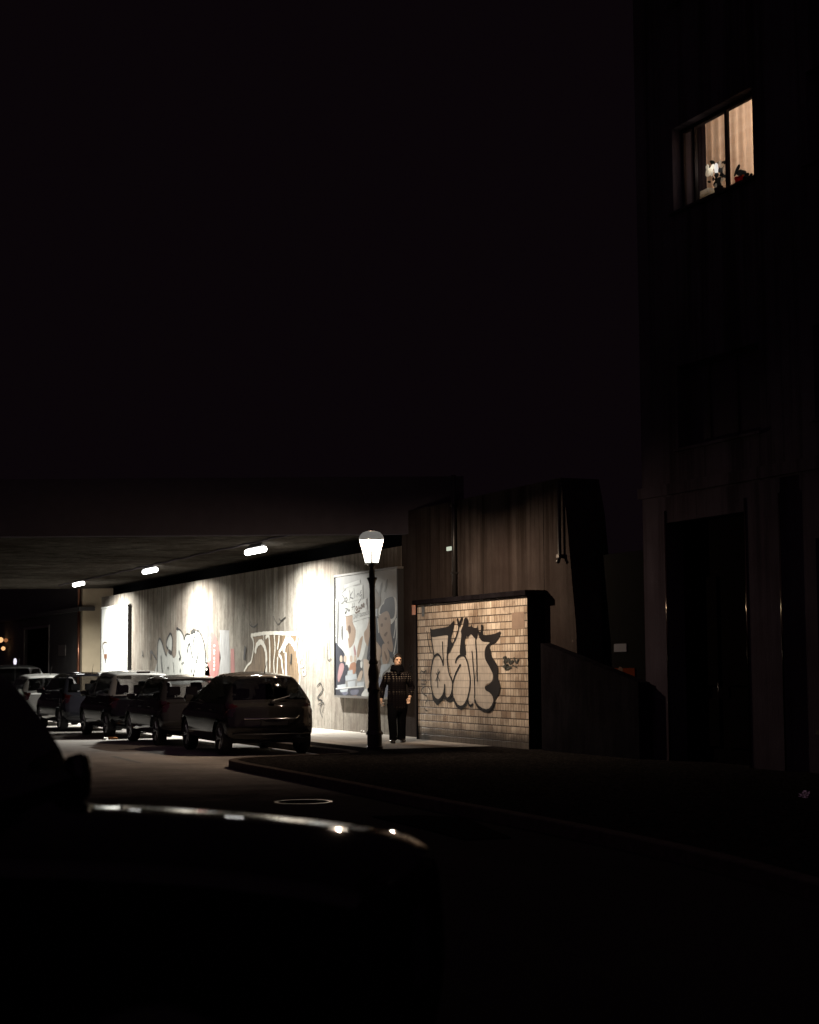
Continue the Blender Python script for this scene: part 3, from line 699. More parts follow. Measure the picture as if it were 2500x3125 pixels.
shape('pale', [(185, 1500), (345, 1480), (300, 1560), (230, 1620), (190, 1700)], cb_); shape('brown', [(110, 1480), (170, 1400), (180, 1560), (130, 1640)], cb_); shape('pale', [(82, 545), (130, 540), (130, 665), (82, 670)], cb_, False)
shape('blue', [(120, 1700), (190, 1720), (250, 1800), (400, 1900), (400, 2050), (120, 2050)], cb_)
# white strips with the writing
for P in ([(230, 140), (495, 50), (497, 110), (232, 200)], [(150, 250), (540, 130), (545, 370), (150, 470)], [(205, 470), (612, 360), (612, 590), (205, 680)], [(372, 690), (700, 580), (700, 665), (374, 765)]):
    shape('white', P, ca, False)
for ln in ([(262, 215), (215, 250), (190, 300), (225, 350), (240, 400), (205, 440), (180, 455)], [(262, 420), (240, 400), (262, 355), (282, 390), (262, 420), (275, 440)],
           [(318, 230), (330, 300), (322, 400)], [(372, 250), (330, 340), (385, 370)], [(395, 190), (400, 280), (398, 365)], [(425, 300), (428, 345)], [(448, 350), (450, 300), (472, 290), (476, 335)],
           [(520, 260), (492, 290), (500, 330), (525, 300), (520, 360), (470, 450)], [(525, 230), (500, 250)],
           [(245, 540), (285, 550), (240, 620), (270, 605)], [(300, 540), (300, 580), (320, 560), (322, 590)],
           [(370, 450), (372, 560)], [(400, 440), (402, 590)], [(355, 520), (415, 500)]): inkline('grey', 0.035, ln)
for ln in ([(450, 500), (425, 530), (440, 570), (460, 530), (458, 570)], [(478, 490), (480, 540), (505, 520), (505, 550)], [(535, 470), (515, 485), (535, 510), (515, 540)], [(550, 490), (570, 470), (555, 450), (545, 500), (575, 510)], [(605, 370), (600, 480)], [(597, 540), (598, 548)], [(420, 590), (430, 610), (500, 570)]): inkline('brown', 0.04, ln)
def print_on(sh, layers):                  # the print is part of its sheet: one mesh, one material per ink
    me = sh.data; V = [v.co[:] for v in me.vertices]; Fc = [tuple(p.vertices) for p in me.polygons]; mi = [p.material_index for p in me.polygons]; mats = list(me.materials)
    for m_, mb in layers:
        o_ = len(V); V += mb.v; Fc += [tuple(o_ + i for i in f) for f in mb.f]; mats.append(m_); mi += [len(mats) - 1] * len(mb.f)
    nm = bpy.data.meshes.new('poster'); nm.from_pydata(V, [], Fc); nm.update()
    for m_ in mats: nm.materials.append(m_)
    nm.polygons.foreach_set('material_index', mi); sh.data = nm


print_on(sheet, [(PAP[m], mb) for m, mb in by_m.items()])


def wall_text(body, X, p0, p1, height, mat, parent, squash=None):
    """lettering on a plane facing the street; p0 and p1 are (y, z) ends of its base line"""
    vs, fs = text_mesh(body, 1.0)
    xs = [v[0] for v in vs]; ys = [v[1] for v in vs]; w0 = max(xs) - min(xs); h0 = max(ys) - min(ys)
    out = []
    for v in vs:
        u = (v[0] - min(xs)) / w0; q = (v[1] - min(ys)) / h0 * height
        out.append((X, p0[0] + (p1[0] - p0[0]) * u, p0[1] + (p1[1] - p0[1]) * u + q))
    print_on(parent, [(mat, MB().add(out, fs))])


wall_text('JETZT | ENTDECKEN', XS - 0.014, ca(385, 735), ca(690, 640), 0.10, PAP['grey'], sheet)

wb = thing('billboard', 'overexposed white poster with an orange socketed light bulb by the beige house corner', 'billboard', (0, 0, 0))
XB2 = XW - 0.12
wy1 = atX(307, 1950, XB2).y; wy0 = atX(390, 1950, XB2).y
wz1 = atX(390, 1842, XB2).z; wz0 = atX(390, 2052, XB2).z
sh2 = frame(wb, wy0, wy1, wz0, wz1, 0.12, 0.05, M['white_board'], 'poster')
for c in list(wb.children):
    if c.name.startswith('frame_rail'): c.data.materials[0] = M['white_board']
c3 = lambda x, y: tuple(atX(290 + x / 8.623, 1820 + y / 8.623, XB2 + 0.02))[1:]
tan = flat('poster_tan', (0.085, 0.06, 0.035)); pgrey = flat('poster_faint_grey', (0.08, 0.085, 0.09)); porange = flat('poster_lamp_orange', (0.16, 0.055, 0.014))
XQ = XB2 + 0.019
wall_text('LICHT', XQ, c3(345, 1110), c3(660, 1080), c3(345, 940)[1] - c3(345, 1110)[1], tan, sh2)
wall_text('FÜR ALLE', XQ, c3(375, 1525), c3(690, 1515), c3(375, 1325)[1] - c3(375, 1525)[1], tan, sh2)
wall_text('BERLIN', XQ, c3(390, 1760), c3(690, 1750), c3(390, 1650)[1] - c3(390, 1760)[1], pgrey, sh2)
b_ = MB()
b_.stroke([c3(235, 1520), (c3(215, 1400)), c3(192, 1300), c3(230, 1225), c3(275, 1210), c3(320, 1235), c3(352, 1320), c3(330, 1420), c3(318, 1520)], 0.06, XQ)
b_.build('printed_bulb', tan, sh2, recalc=False)
MB().wallpoly([c3(235, 1520), c3(318, 1520), c3(312, 1635), c3(240, 1635)], XQ - 0.001).build('printed_socket', porange, sh2, recalc=False)
MB().wallpoly([c3(255, 1640), c3(302, 1640), c3(285, 1760), c3(268, 1760)], XQ - 0.001).build('printed_tip', PAP['grey'], sh2, recalc=False)
# ------------------------------------------------------------------ street lantern
lp = atZ(1144, 2286, 0)
sl = thing('street_lantern', 'old black cast iron street lantern with a glowing tapered glass head', 'street lamp', lp, 0)
sl.rotation_euler = (0, R(-0.9) * math.cos(AZ), 0)
sl.rotation_euler.x = R(-0.9) * math.sin(AZ) * -1
MB().lathe([(.155, 0), (.155, .05), (.14, .06), (.14, .26), (.165, .27), (.165, .30), (.15, .32), (.145, .34)], n=12).build('base', M['black_iron'], sl, True, auto=40)
MB().lathe([(.128, .335), (.118, .7), (.106, 1.0), (.10, 1.05), (.118, 1.07), (.125, 1.10), (.118, 1.13), (.10, 1.15), (.098, 1.19), (.092, 1.23), (.086, 1.25)], n=24).build('plinth', M['black_iron'], sl, True, auto=50)
MB().lathe([(.086, 1.24), (.10, 1.32), (.106, 1.40), (.097, 1.48), (.08, 1.54), (.072, 1.575), (.09, 1.59), (.092, 1.625), (.074, 1.645), (.064, 1.68), (.060, 2.0), (.053, 2.9), (.052, 3.0), (.06, 3.02), (.056, 3.06), (.064, 3.09), (.07, 3.12), (.094, 3.165), (.098, 3.185), (.09, 3.2), (.058, 3.205), (.055, 3.33), (.062, 3.34), (.04, 3.35)], n=24).build('shaft', M['black_iron'], sl, True, auto=60)
# open cradle under the glass
MB().lathe([(.035, 3.345), (.042, 3.38), (.06, 3.42), (.10, 3.445), (.145, 3.452), (.15, 3.462), (.02, 3.463)], n=24).build('cradle', M['dark_metal'], sl, True, auto=50)
ZB, ZT, RB, RT = 3.465, 3.90, 0.152, 0.258
NP = 6; OFF = R(8)
pane = NT('lit_glass'); pane.t.nodes.remove(pane.b)
ptr = pane.n('ShaderNodeBsdfTransparent'); ptr.inputs[0].default_value = (.9, .9, .9, 1); pem = pane.n('ShaderNodeEmission'); pem.inputs[0].default_value = (1.0, .93, .80, 1); pem.inputs[1].default_value = 1.5
pad = pane.n('ShaderNodeAddShader'); pane.l(ptr.outputs[0], pad.inputs[0]); pane.l(pem.outputs[0], pad.inputs[1]); pane.l(pad.outputs[0], pane.out.inputs[0]); pane = pane.m
lan = []
for k in range(NP):
    a0 = OFF + 2 * math.pi * k / NP; a1 = OFF + 2 * math.pi * (k + 1) / NP; e = 0.03
    a0 += e; a1 -= e
    q = [(RB * math.cos(a0), RB * math.sin(a0), ZB), (RB * math.cos(a1), RB * math.sin(a1), ZB), (RT * math.cos(a1), RT * math.sin(a1), ZT), (RT * math.cos(a0), RT * math.sin(a0), ZT)]
    cx = sum(v[0] for v in q) / 4; cy = sum(v[1] for v in q) / 4; L = math.hypot(cx, cy); ix, iy = -cx / L * .006, -cy / L * .006
    MB().add(q + [(x + ix, y + iy, z) for x, y, z in q], [(0, 1, 2, 3), (7, 6, 5, 4), (0, 4, 5, 1), (1, 5, 6, 2), (2, 6, 7, 3), (3, 7, 4, 0)]).build('pane', pane, sl)
    a = OFF + 2 * math.pi * k / NP
    MB().tube([(RB * math.cos(a), RB * math.sin(a), ZB), (RT * math.cos(a), RT * math.sin(a), ZT)], [0.014, 0.005], 6).build('glazing_bar', M['dark_metal'], sl)
MB().lathe([(RB + .008, ZB - .012), (RB + .012, ZB + .008), (RB - .004, ZB + .008), (RB - .004, ZB - .012)], n=6, cap=False).xf(Matrix.Rotation(OFF, 4, 'Z')).build('lower_rim', M['dark_metal'], sl)
MB().lathe([(RT + .004, ZT), (RT + .012, ZT + .012), (RT - .01, ZT + .018), (RT - .01, ZT)], n=6, cap=False).xf(Matrix.Rotation(OFF, 4, 'Z')).build('upper_rim', M['dark_metal'], sl)
MB().lathe([(.03, ZB + .0), (.05, ZB + .19), (.135, ZB + .2), (.135, ZB + .212), (.02, ZB + .22)], n=20).build('light_blocker', M['chrome'], sl, True, auto=40)  # added plate hidden behind the panes, keeps light off the ground below
bl_ = bpy.data.lights.new('lantern_light', 'POINT'); bl_.energy = 860; bl_.color = (1.0, .735, .52); bl_.shadow_soft_size = .05
blo = bpy.data.objects.new('lantern_light', bl_); COL.objects.link(blo); blo.parent = sl; blo.location = (0, 0, ZT - .012)
hm = NT('hood_enamel'); hm.set((0.5, 0.47, 0.42), 0.4)
tl = hm.n('ShaderNodeBsdfTranslucent'); tl.inputs[0].default_value = (0.17, 0.225, 0.29, 1)
ms = hm.n('ShaderNodeMixShader'); ms.inputs[0].default_value = 0.0022; hm.l(hm.b.outputs[0], ms.inputs[1]); hm.l(tl.outputs[0], ms.inputs[2]); hm.l(ms.outputs[0], hm.out.inputs[0])
MB().lathe([(.235, ZT + .012), (.232, ZT + .05), (.21, ZT + .10), (.165, ZT + .145), (.10, ZT + .168), (.03, ZT + .175), (.03, ZT + .172)], n=32, cap=False).build('hood', hm.m, sl, True)
MB().lathe([(.06, ZT + .17), (.065, ZT + .19), (.03, ZT + .21), (.012, ZT + .215)], n=16).build('finial', M['dark_metal'], sl, True)

# ------------------------------------------------------------------ the person
pp = atZ(1213, 2267, 0)
pe = thing('person', 'person in a dark patterned jumper, scarf and black trousers standing by the lantern', 'person', pp, -AZ)
skin = NT('skin'); skin.set(skin.mix(skin.noise(skin.objco(), 30), (0.60, 0.40, 0.28), (0.70, 0.48, 0.34)), 0.5, 0, 0.4); skin = skin.m
cloth_dark = plain('black_cloth', (0.005, 0.005, 0.006), 0.9, 0, .12, 9, 0.0)
hairm = plain('dark_hair', (0.012, 0.008, 0.006), 0.55, 0, 0.4, 60)
kn = NT('patterned_knit'); ko = kn.objco(); kx, ky, kz = kn.sep(ko)
rows = kn.ramp(kn.math('MULTIPLY', kz, 0.5), [(0.0, 0.02), (0.34, 0.03), (0.352, 0.16), (0.365, 0.02), (0.47, 0.015), (0.495, 0.10), (0.515, 0.22), (0.535, 0.015), (0.60, 0.02), (0.635, 0.22), (0.652, 0.8), (0.662, 0.7), (0.672, 0.12), (0.69, 0.3), (0.72, 0.12)])
ax = kn.math('ADD', kx, kn.math('MULTIPLY', ky, 0.6))
dots_ = kn.math('ADD', kn.math('ABSOLUTE', kn.math('SUBTRACT', kn.math('FRACT', kn.math('MULTIPLY', ax, 17.0)), 0.5)), kn.math('ABSOLUTE', kn.math('SUBTRACT', kn.math('FRACT', kn.math('MULTIPLY', kz, 23.0)), 0.5)))
dots_ = kn.math('LESS_THAN', kn.math('ADD', dots_, kn.math('MULTIPLY', kn.noise(ko, 45), 0.7)), 0.68)
f = kn.math('MULTIPLY', dots_, kn.math('MULTIPLY', rows, 0.7, 0, True))
kn.set(kn.mix(f, (0.006, 0.005, 0.006), (0.46, 0.40, 0.34)), 0.95, 0, 0.0); kn.bump(kn.noise(ko, 160), 0.4, 0.004); knit = kn.m


def remesh(mb, name, mat, parent, vox=0.008, smooth=3):
    o = mb.build(name, mat, parent)
    m = o.modifiers.new('r', 'REMESH'); m.mode = 'VOXEL'; m.voxel_size = vox
    s_ = o.modifiers.new('s', 'SMOOTH'); s_.factor = 0.5; s_.iterations = smooth
    applied(o); o.data.polygons.foreach_set('use_smooth', [True] * len(o.data.polygons)); return o


def finger(mb, base, d, ln, curl, r):
    p = [Vector(base)]; d = Vector(d).normalized(); ax_ = Vector((1, 0, 0))
    for k in range(3):
        p.append(p[-1] + d * ln * (0.45, 0.32, 0.23)[k]); d = Matrix.Rotation(curl, 3, ax_) @ d
    mb.tube(p, [r, r * .95, r * .85, r * .7], 8)


body = MB()
# head: rings of the skull then nose, brow, ears
hx, hy = 0.012, -0.03
head = [(hx, hy + .02, 1.52, .052, .055), (hx, hy + .012, 1.548, .052, .064), (hx, hy - .002, 1.56, .058, .078), (hx, hy, 1.59, .066, .088), (hx, hy + .004, 1.63, .073, .093), (hx, hy + .01, 1.67, .077, .097), (hx, hy + .014, 1.705, .075, .096), (hx, hy + .02, 1.74, .062, .082), (hx, hy + .024, 1.762, .038, .052), (hx, hy + .025, 1.77, .012, .018)]
body.rings(head, 28)
body.tube([(hx, hy - .088, 1.668), (hx, hy - .104, 1.645), (hx, hy - .114, 1.628), (hx, hy - .096, 1.618)], [.009, .012, .016, .012], 8)
for sx in (-1, 1):
    body.tube([(hx + sx * .015, hy - .090, 1.679), (hx + sx * .04, hy - .086, 1.683), (hx + sx * .06, hy - .066, 1.676)], [.008, .010, .007], 8)
    body.tube([(hx + sx * .078, hy + .012, 1.665), (hx + sx * .084, hy + .018, 1.645), (hx + sx * .077, hy + .012, 1.618)], [.012, .015, .009], 8)
body.tube([(hx - .03, hy - .080, 1.592), (hx, hy - .094, 1.594), (hx + .03, hy - .080, 1.592)], [.006, .010, .006], 8)
body.tube([(hx - .024, hy - .078, 1.581), (hx, hy - .092, 1.580), (hx + .024, hy - .078, 1.581)], [.006, .010, .006], 8)
HM = Matrix.Translation((hx, hy + .02, 0)) @ Matrix.Rotation(.28, 4, 'Z') @ Matrix.Translation((-hx, -hy - .02, 0))
body.xf(HM)
body.tube([(0, .01, 1.42), (0.004, .0, 1.50), (hx, hy + .02, 1.56)], [.07, .058, .056], 16)
body.rings([(0, .01, .82, .14, .11), (0, .01, .95, .165, .125), (0, .005, 1.1, .15, .115), (0, .0, 1.28, .175, .125), (0, .005, 1.38, .18, .11), (0, .01, 1.44, .11, .085)], 24)
HR = Vector((-.318, -.10, .80)); 
arms = {-1: [(-.15, .0, 1.375), (-.215, .02, 1.31), (-.295, .045, 1.10), (-.318, -.05, .885), (-.32, -.075, .85)], 1: [(.15, 0, 1.375), (.215, .02, 1.31), (.30, .08, 1.10), (.262, -.05, .93), (.245, -.085, .90)]}
for s_, pth in arms.items(): body.tube(pth, [.06, .058, .045, .032, .03], 14)
legs = {-1: [(-.085, 0, .86), (-.10, -.09, .50), (-.075, -.15, .09)], 1: [(.09, .02, .86), (.085, .05, .50), (.085, .13, .09)]}
for s_, pth in legs.items(): body.tube(pth, [.085, .05, .036], 16)
# right hand (hanging, closed round a small white cup), left hand at the pocket
pc = Vector((-.32, -.085, .80))
body.tube([(-.32, -.075, .86), (-.32, -.08, .82), (-.32, -.084, .785)], [.028, .036, .036], 12, True, 0.55)
for k, (yy, ln, cu) in enumerate([(-.112, .066, 1.0), (-.094, .074, 1.05), (-.075, .070, 1.1), (-.056, .056, 1.15)]):
    q = [Vector((-.322, yy, .79))]; dd = [(.012, 0, -.032), (.03, 0, -.014), (.022, 0, .014)]
    for d_ in dd: q.append(q[-1] + Vector(d_) * ln / .07)
    body.tube(q, [.0095, .009, .0085, .007], 8)
body.tube([(-.312, -.112, .84), (-.298, -.128, .815), (-.285, -.128, .795)], [.012, .0105, .008], 8)
body.tube([(.25, -.075, .905), (.238, -.09, .87), (.23, -.095, .84)], [.028, .038, .036], 12, True, .55)
for k in range(4):
    x = .205 + k * .018; finger(body, (x, -.105, .845), (-.05, -.1, -1), (.066, .074, .07, .056)[k], -.35, .0092)
body.tube([(.215, -.10, .885), (.195, -.115, .86), (.19, -.115, .835)], [.012, .0105, .008], 8)
bo = remesh(body, 'body', skin, pe, 0.0058, 2)
eye = plain('eye', (0.02, 0.014, 0.01), 0.3)
for sx in (-1, 1):
    e_ = MB().lathe([(.001, -.006), (.009, -.003), (.010, 0), (.009, .003), (.001, .006)], (0, 0, 0), 10)
    e_.v = [(hx + sx * .031 + v[0] * 1.3, hy - .083 + v[2] * .8, 1.658 + v[1] * .62) for v in e_.v]
    e_.xf(HM).build('eye', eye, pe, True)
lip = plain('lips', (0.30, 0.10, 0.08), 0.5)
hair = MB()
hair.rings([(hx, hy + .055, 1.59, .06, .052), (hx, hy + .045, 1.64, .086, .078), (hx, hy + .034, 1.69, .088, .088), (hx, hy + .018, 1.725, .084, .098), (hx, hy + .012, 1.755, .07, .09), (hx, hy + .016, 1.782, .045, .058), (hx, hy + .02, 1.795, .018, .024)], 24)
for sx in (-1, 1): hair.tube([(hx + sx * .03, hy - .062, 1.735), (hx + sx * .068, hy - .04, 1.71), (hx + sx * .084, hy - .005, 1.66), (hx + sx * .082, hy + .01, 1.61)], [.018, .02, .018, .014], 10)
remesh(hair.xf(HM), 'hair', hairm, pe, 0.008, 2)
sw = MB()
sw.rings([(.005, .01, .66, .185, .145), (.005, .01, .72, .198, .155), (0, .01, .85, .202, .158), (0, .01, 1.0, .190, .150), (0, .005, 1.15, .182, .148), (0, .005, 1.3, .192, .145), (0, .01, 1.38, .185, .125), (0, .01, 1.43, .14, .10), (0, .005, 1.47, .09, .08)], 32)
for s_, pth in arms.items():
    sw.tube([pth[0], pth[1], tuple((np.array(pth[1]) + np.array(pth[2])) / 2), pth[2], tuple((np.array(pth[2]) + np.array(pth[3])) / 2), pth[3]], [.075, .074, .066, .064, .058, .046], 18)
swo = remesh(sw, 'jumper', knit, pe, 0.011, 3)
sc_ = MB()
for k, (z, r_, rr) in enumerate([(1.455, .105, .036), (1.495, .092, .036), (1.53, .082, .03)]):
    pts = [(0.004 + r_ * math.cos(a) * 1.05, .0 + r_ * math.sin(a) * .9 - .012 * (z - 1.45) / .08, z + .012 * math.sin(a * 2 + k)) for a in np.linspace(0, 2 * math.pi, 26)]
    sc_.tube(pts, rr, 10)
sc_.tube([(.02, -.10, 1.48), (.03, -.14, 1.43), (.025, -.155, 1.36)], [.03, .04, .035], 10, True, .6)
remesh(sc_, 'scarf', cloth_dark, pe, 0.011, 2)
tr = MB()
tr.rings([(0, .01, .62, .17, .135), (0, .01, .75, .18, .14), (0, .01, .9, .165, .13)], 24)
for s_, pth in legs.items(): tr.tube([(pth[0][0], pth[0][1], .78), (pth[0][0], pth[0][1] * .6 + pth[1][1] * .4, .65), pth[1], (pth[1][0] * .3 + pth[2][0] * .7, pth[1][1] * .3 + pth[2][1] * .7, .22), (pth[2][0], pth[2][1], .06)], [.125, .118, .094, .084, .084], 18)
remesh(tr, 'trousers', cloth_dark, pe, 0.012, 2)
shoe = plain('black_leather', (0.015, 0.013, 0.013), 0.22, 0, 0.2, 20, 0.6)
for s_, (fx, fy, tw_) in {-1: (-.075, -.15, -.03), 1: (.085, .13, .05)}.items():
    b = MB().tube([(fx, fy + .055, .05), (fx, fy + .0, .055), (fx + tw_ * .5, fy - .08, .045), (fx + tw_, fy - .15, .035), (fx + tw_, fy - .185, .03)], [.038, .046, .046, .042, .02], 14, True, .8)
    b.box(fx - .04, fx + .04, fy - .15, fy + .085, 0.0, .022)
    remesh(b, 'shoe', shoe, pe, 0.008, 2)
mw = pe.matrix_basis
cupm = plain('white_card', (0.72, 0.73, 0.72), 0.4, 0, 0.05)
cp = thing('paper_cup', 'small white object held low in the hand of the person', 'cup', (0, 0, 0))
cp.location = Matrix.Translation(pp) @ Matrix.Rotation(-AZ, 4, 'Z') @ Vector((-.296, -.09, .73)); cp.rotation_euler = (R(8), R(6), -AZ)
MB().lathe([(.022, 0), (.024, .004), (.031, .082), (.033, .086), (.030, .084), (.022, .01)], n=20).build('cup', cupm, cp, True, auto=40)

# ------------------------------------------------------------------ cars
def sm01(a, b, v):
    t = np.clip((v - a) / (b - a), 0, 1); return t * t * (3 - 2 * t)


def car(root, cp, W, Rr, paint_m, belt, Htop, wheels, wr, windows=(), rear=None, front=None, tails=(), heads=(), taper=0.10, tumble=0.24, crown=0.05, plan=0.13, N=300, glass_m=None, seats=True, plan_f=None, flat_sides=False, roof_m=None, roof_z=None, cowl=None):
    """A hatchback shell. cp: closed side outline (x forward, z up) as control points; the outline is rounded over into the
    flanks with radius Rr, drawn in towards the roof (tumble) and bowed at nose and tail (plan). Panels are cut out of it."""
    glass_m = glass_m or M['car_glass']
    C = np.array(spline(cp, 14, True)); L = np.r_[0, np.cumsum(np.hypot(*np.diff(np.vstack([C, C[:1]]), axis=0).T))]
    u = np.linspace(0, L[-1], N, endpoint=False); CC = np.vstack([C, C[:1]])
    C = np.c_[np.interp(u, L, CC[:, 0]), np.interp(u, L, CC[:, 1])]
    T = np.roll(C, -1, 0) - np.roll(C, 1, 0); T /= np.linalg.norm(T, axis=1)[:, None]
    area = 0.5 * np.sum(C[:, 0] * np.roll(C[:, 1], -1) - np.roll(C[:, 0], -1) * C[:, 1])
    nin = np.c_[-T[:, 1], T[:, 0]] * np.sign(area)
    xmin, xmax = C[:, 0].min(), C[:, 0].max(); mid = (xmin + xmax) / 2; half = (xmax - xmin) / 2
    ph = np.linspace(0, math.pi / 2, 9); flat = np.linspace(0, W - Rr, 17)
    prof = [(y, 0.0) for y in flat] + [(W - Rr + Rr * math.sin(a), Rr * (1 - math.cos(a))) for a in ph[1:]]
    SX = np.clip(C[:, 0], xmin + 0.55, xmax - 0.55); SZ = np.full(N, 0.58)
    crw = sm01(0.6, 0.97, np.abs(nin[:, 1])) if flat_sides else np.ones(N)
    cols = []
    for (y, d) in prof:
        q = C + nin * (d + crown * (y / W) ** 2 * 0.8 * crw)[:, None]; cols.append((q[:, 0], np.full(N, y), q[:, 1], 0))
    bx, bz = cols[-1][0], cols[-1][2]
    for v in np.linspace(0, 1, 30)[1:]:
        cols.append((bx + (SX - bx) * v, np.full(N, W), bz + (SZ - bz) * v, 1))
    half_cols = cols
    full = [(x, -y, z, s) for x, y, z, s in half_cols[::-1]] + [c for c in half_cols[1:]]
    X = np.array([c[0] for c in full]).T; Y = np.array([c[1] for c in full]).T; Z = np.array([c[2] for c in full]).T; S = np.array([c[3] for c in full])
    rel = (X - mid) / half
    Yn = Y / W
    pf = plan if plan_f is None else plan_f
    X = X - np.where(rel < 0, -plan, pf) * Yn ** 2 * sm01(0.55, 1.0, np.abs(rel))
    tz = np.clip((Z - belt) / (Htop - belt), 0, 1)
    Y = Y * (1 - taper * np.abs(rel) ** 4) * (1 - tumble * tz ** 1.15) * (1 - 0.06 * np.clip((0.42 - Z) / 0.25, 0, 1)) + np.sign(Yn) * (np.abs(Yn) > .95) * 0.015 * np.sin(np.clip((Z - .3) / (belt - .3), 0, 1) * math.pi)
    Mc = X.shape[1]
    i, j = np.meshgrid(np.arange(N), np.arange(Mc - 1), indexing='ij'); i2 = (i + 1) % N
    cx = (X[i, j] + X[i2, j] + X[i, j + 1] + X[i2, j + 1]) / 4; cy = (Y[i, j] + Y[i2, j] + Y[i, j + 1] + Y[i2, j + 1]) / 4; cz = (Z[i, j] + Z[i2, j] + Z[i, j + 1] + Z[i2, j + 1]) / 4
    side = (S[:-1] & S[1:]).astype(bool)[None, :] | np.zeros_like(cx, bool)
    cls = np.zeros(cx.shape, int)                       # 0 body
    Z0c = C[:, 1][i]; X0c = C[:, 0][i]
    names = {0: ('body', paint_m)}
    k = 1
    def inside(px, pz, poly):
        r_ = np.zeros(px.shape, bool); n = len(poly)
        for a in range(n):
            x1, z1 = poly[a]; x2, z2 = poly[(a + 1) % n]
            c = ((z1 > pz) != (z2 > pz)) & (px < (x2 - x1) * (pz - z1) / (z2 - z1 + 1e-12) + x1); r_ ^= c
        return r_
    edgey = np.abs(cy)
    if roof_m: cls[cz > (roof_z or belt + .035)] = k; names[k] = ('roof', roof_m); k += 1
    if cowl: cls[(cx > -.16) & (cz < cowl[3])] = k; names[k] = ('bumper', M['recess']); k += 1
    if cowl: cls[(cx > cowl[0]) & (cx < cowl[1]) & (cz > cowl[2])] = k; names[k] = ('cowl', M['recess']); k += 1
    for poly in windows:
        for sg in (1, -1):
            msk = inside(cx, cz, poly) & (cy * sg > 0) & (edgey > W * 0.62) & (np.abs(np.abs(Y[i, j]) - 0) > 0) & (side | (edgey > (W * (1 - tumble * np.clip((cz - belt) / (Htop - belt), 0, 1))) - Rr * 0.9))
            cls[msk] = k; names[k] = ('side_window', glass_m); k += 1
    if rear:
        z1, z2, yl, xm = rear
        msk = (~side) & (Z0c > z1) & (Z0c < z2) & (X0c < xm) & (edgey < yl - 0.16 * (Z0c - z1)); cls[msk] = k; names[k] = ('rear_window', M['dark_glass'] if glass_m is None else glass_m); k += 1
    if front:
        z1, z2, yl, xm = front
        msk = (~side) & (Z0c > z1) & (Z0c < z2) & (X0c > xm) & (edgey < yl - 0.16 * (Z0c - z1)); cls[msk] = k; names[k] = ('windscreen', glass_m); k += 1
    for poly, dirx, ymin in tails:
        for sg in (1, -1):
            msk = inside(cx * 0 + cz, edgey, poly) & (cx * dirx > 0) & (cy * sg > 0) & (np.abs(cx - mid) > half - ymin); cls[msk] = k; names[k] = ('tail_light', M['tail']); k += 1
    for poly, dirx, ymin in heads:
        for sg in (1, -1):
            msk = inside(cx * 0 + cz, edgey, poly) & (cx * dirx > 0) & (cy * sg > 0) & (np.abs(cx - mid) > half - ymin); cls[msk] = k; names[k] = ('headlight', M['lamp_lens']); k += 1
    arch = np.zeros(cx.shape, bool)
    for wx_ in wheels: arch |= (np.hypot(cx - wx_, cz - wr) < wr + 0.055) & (edgey > W * 0.75)
    cls[arch] = -1
    V = np.c_[X.ravel(), Y.ravel(), Z.ravel()]
    Fq = np.stack([i * Mc + j, i2 * Mc + j, i2 * Mc + j + 1, i * Mc + j + 1], -1)
    bodyo = None
    for c in range(k):
        msk = cls == c
        if not msk.any(): continue
        fq = Fq[msk]; ids, inv = np.unique(fq, return_inverse=True); inv = inv.reshape(fq.shape)
        me = bpy.data.meshes.new(names[c][0]); me.from_pydata(V[ids].tolist(), [], inv.tolist()); me.update()
        me.polygons.foreach_set('use_smooth', [True] * len(me.polygons)); me.materials.append(names[c][1])
        o = bpy.data.objects.new(names[c][0], me); COL.objects.link(o); o.parent = root
        if c == 0: bodyo = o
    # wheel boxes, floor, seats
    fl = MB().box(xmin + .25, xmax - .3, -W * .80, W * .80, .23, .33)
    for wx_ in wheels: fl.box(wx_ - wr - .06, wx_ + wr + .06, -W * .66, W * .66, .3, .72)
    fl.build('floor_pan', M['plastic'], root)
    for wx_ in wheels:
        for sg in (1, -1):
            prof_ = [(.205, -.085), (.26, -.10), (wr - .02, -.095), (wr, -.07), (wr, .07), (wr - .02, .095), (.26, .10), (.205, .085)]
            ty = MB().lathe(prof_, n=36, cap=False).xf(Matrix.Translation((wx_, sg * (W - .125), wr)) @ Matrix.Rotation(R(90), 4, 'X')).build('wheel', M['rubber'], root, True, auto=50)
            rm = MB()
            rm.lathe([(.205, -.08), (.2, .0), (.21, .085), (.195, .09), (.19, .02), (.19, -.08)], n=36, cap=False)
            for sp in range(5):
                a = sp * 2 * math.pi / 5
                for da in (-.13, .13):
                    rm.tube([(.04 * math.cos(a), .04 * math.sin(a), .06), (.12 * math.cos(a + da * .6), .12 * math.sin(a + da * .6), .07), (.195 * math.cos(a + da), .195 * math.sin(a + da), .075)], .016, 6)
            rm.lathe([(.05, .03), (.055, .07), (.03, .082), (.001, .084)], n=20)
            rm.lathe([(.19, -.03), (.001, -.03)], n=24)
            fz = Matrix.Rotation(R(90), 4, 'X') if sg < 0 else Matrix.Rotation(R(-90), 4, 'X')
            rm.xf(Matrix.Translation((wx_, sg * (W - .125), wr)) @ fz).build('rim', M['rim'], ty, True, auto=40)
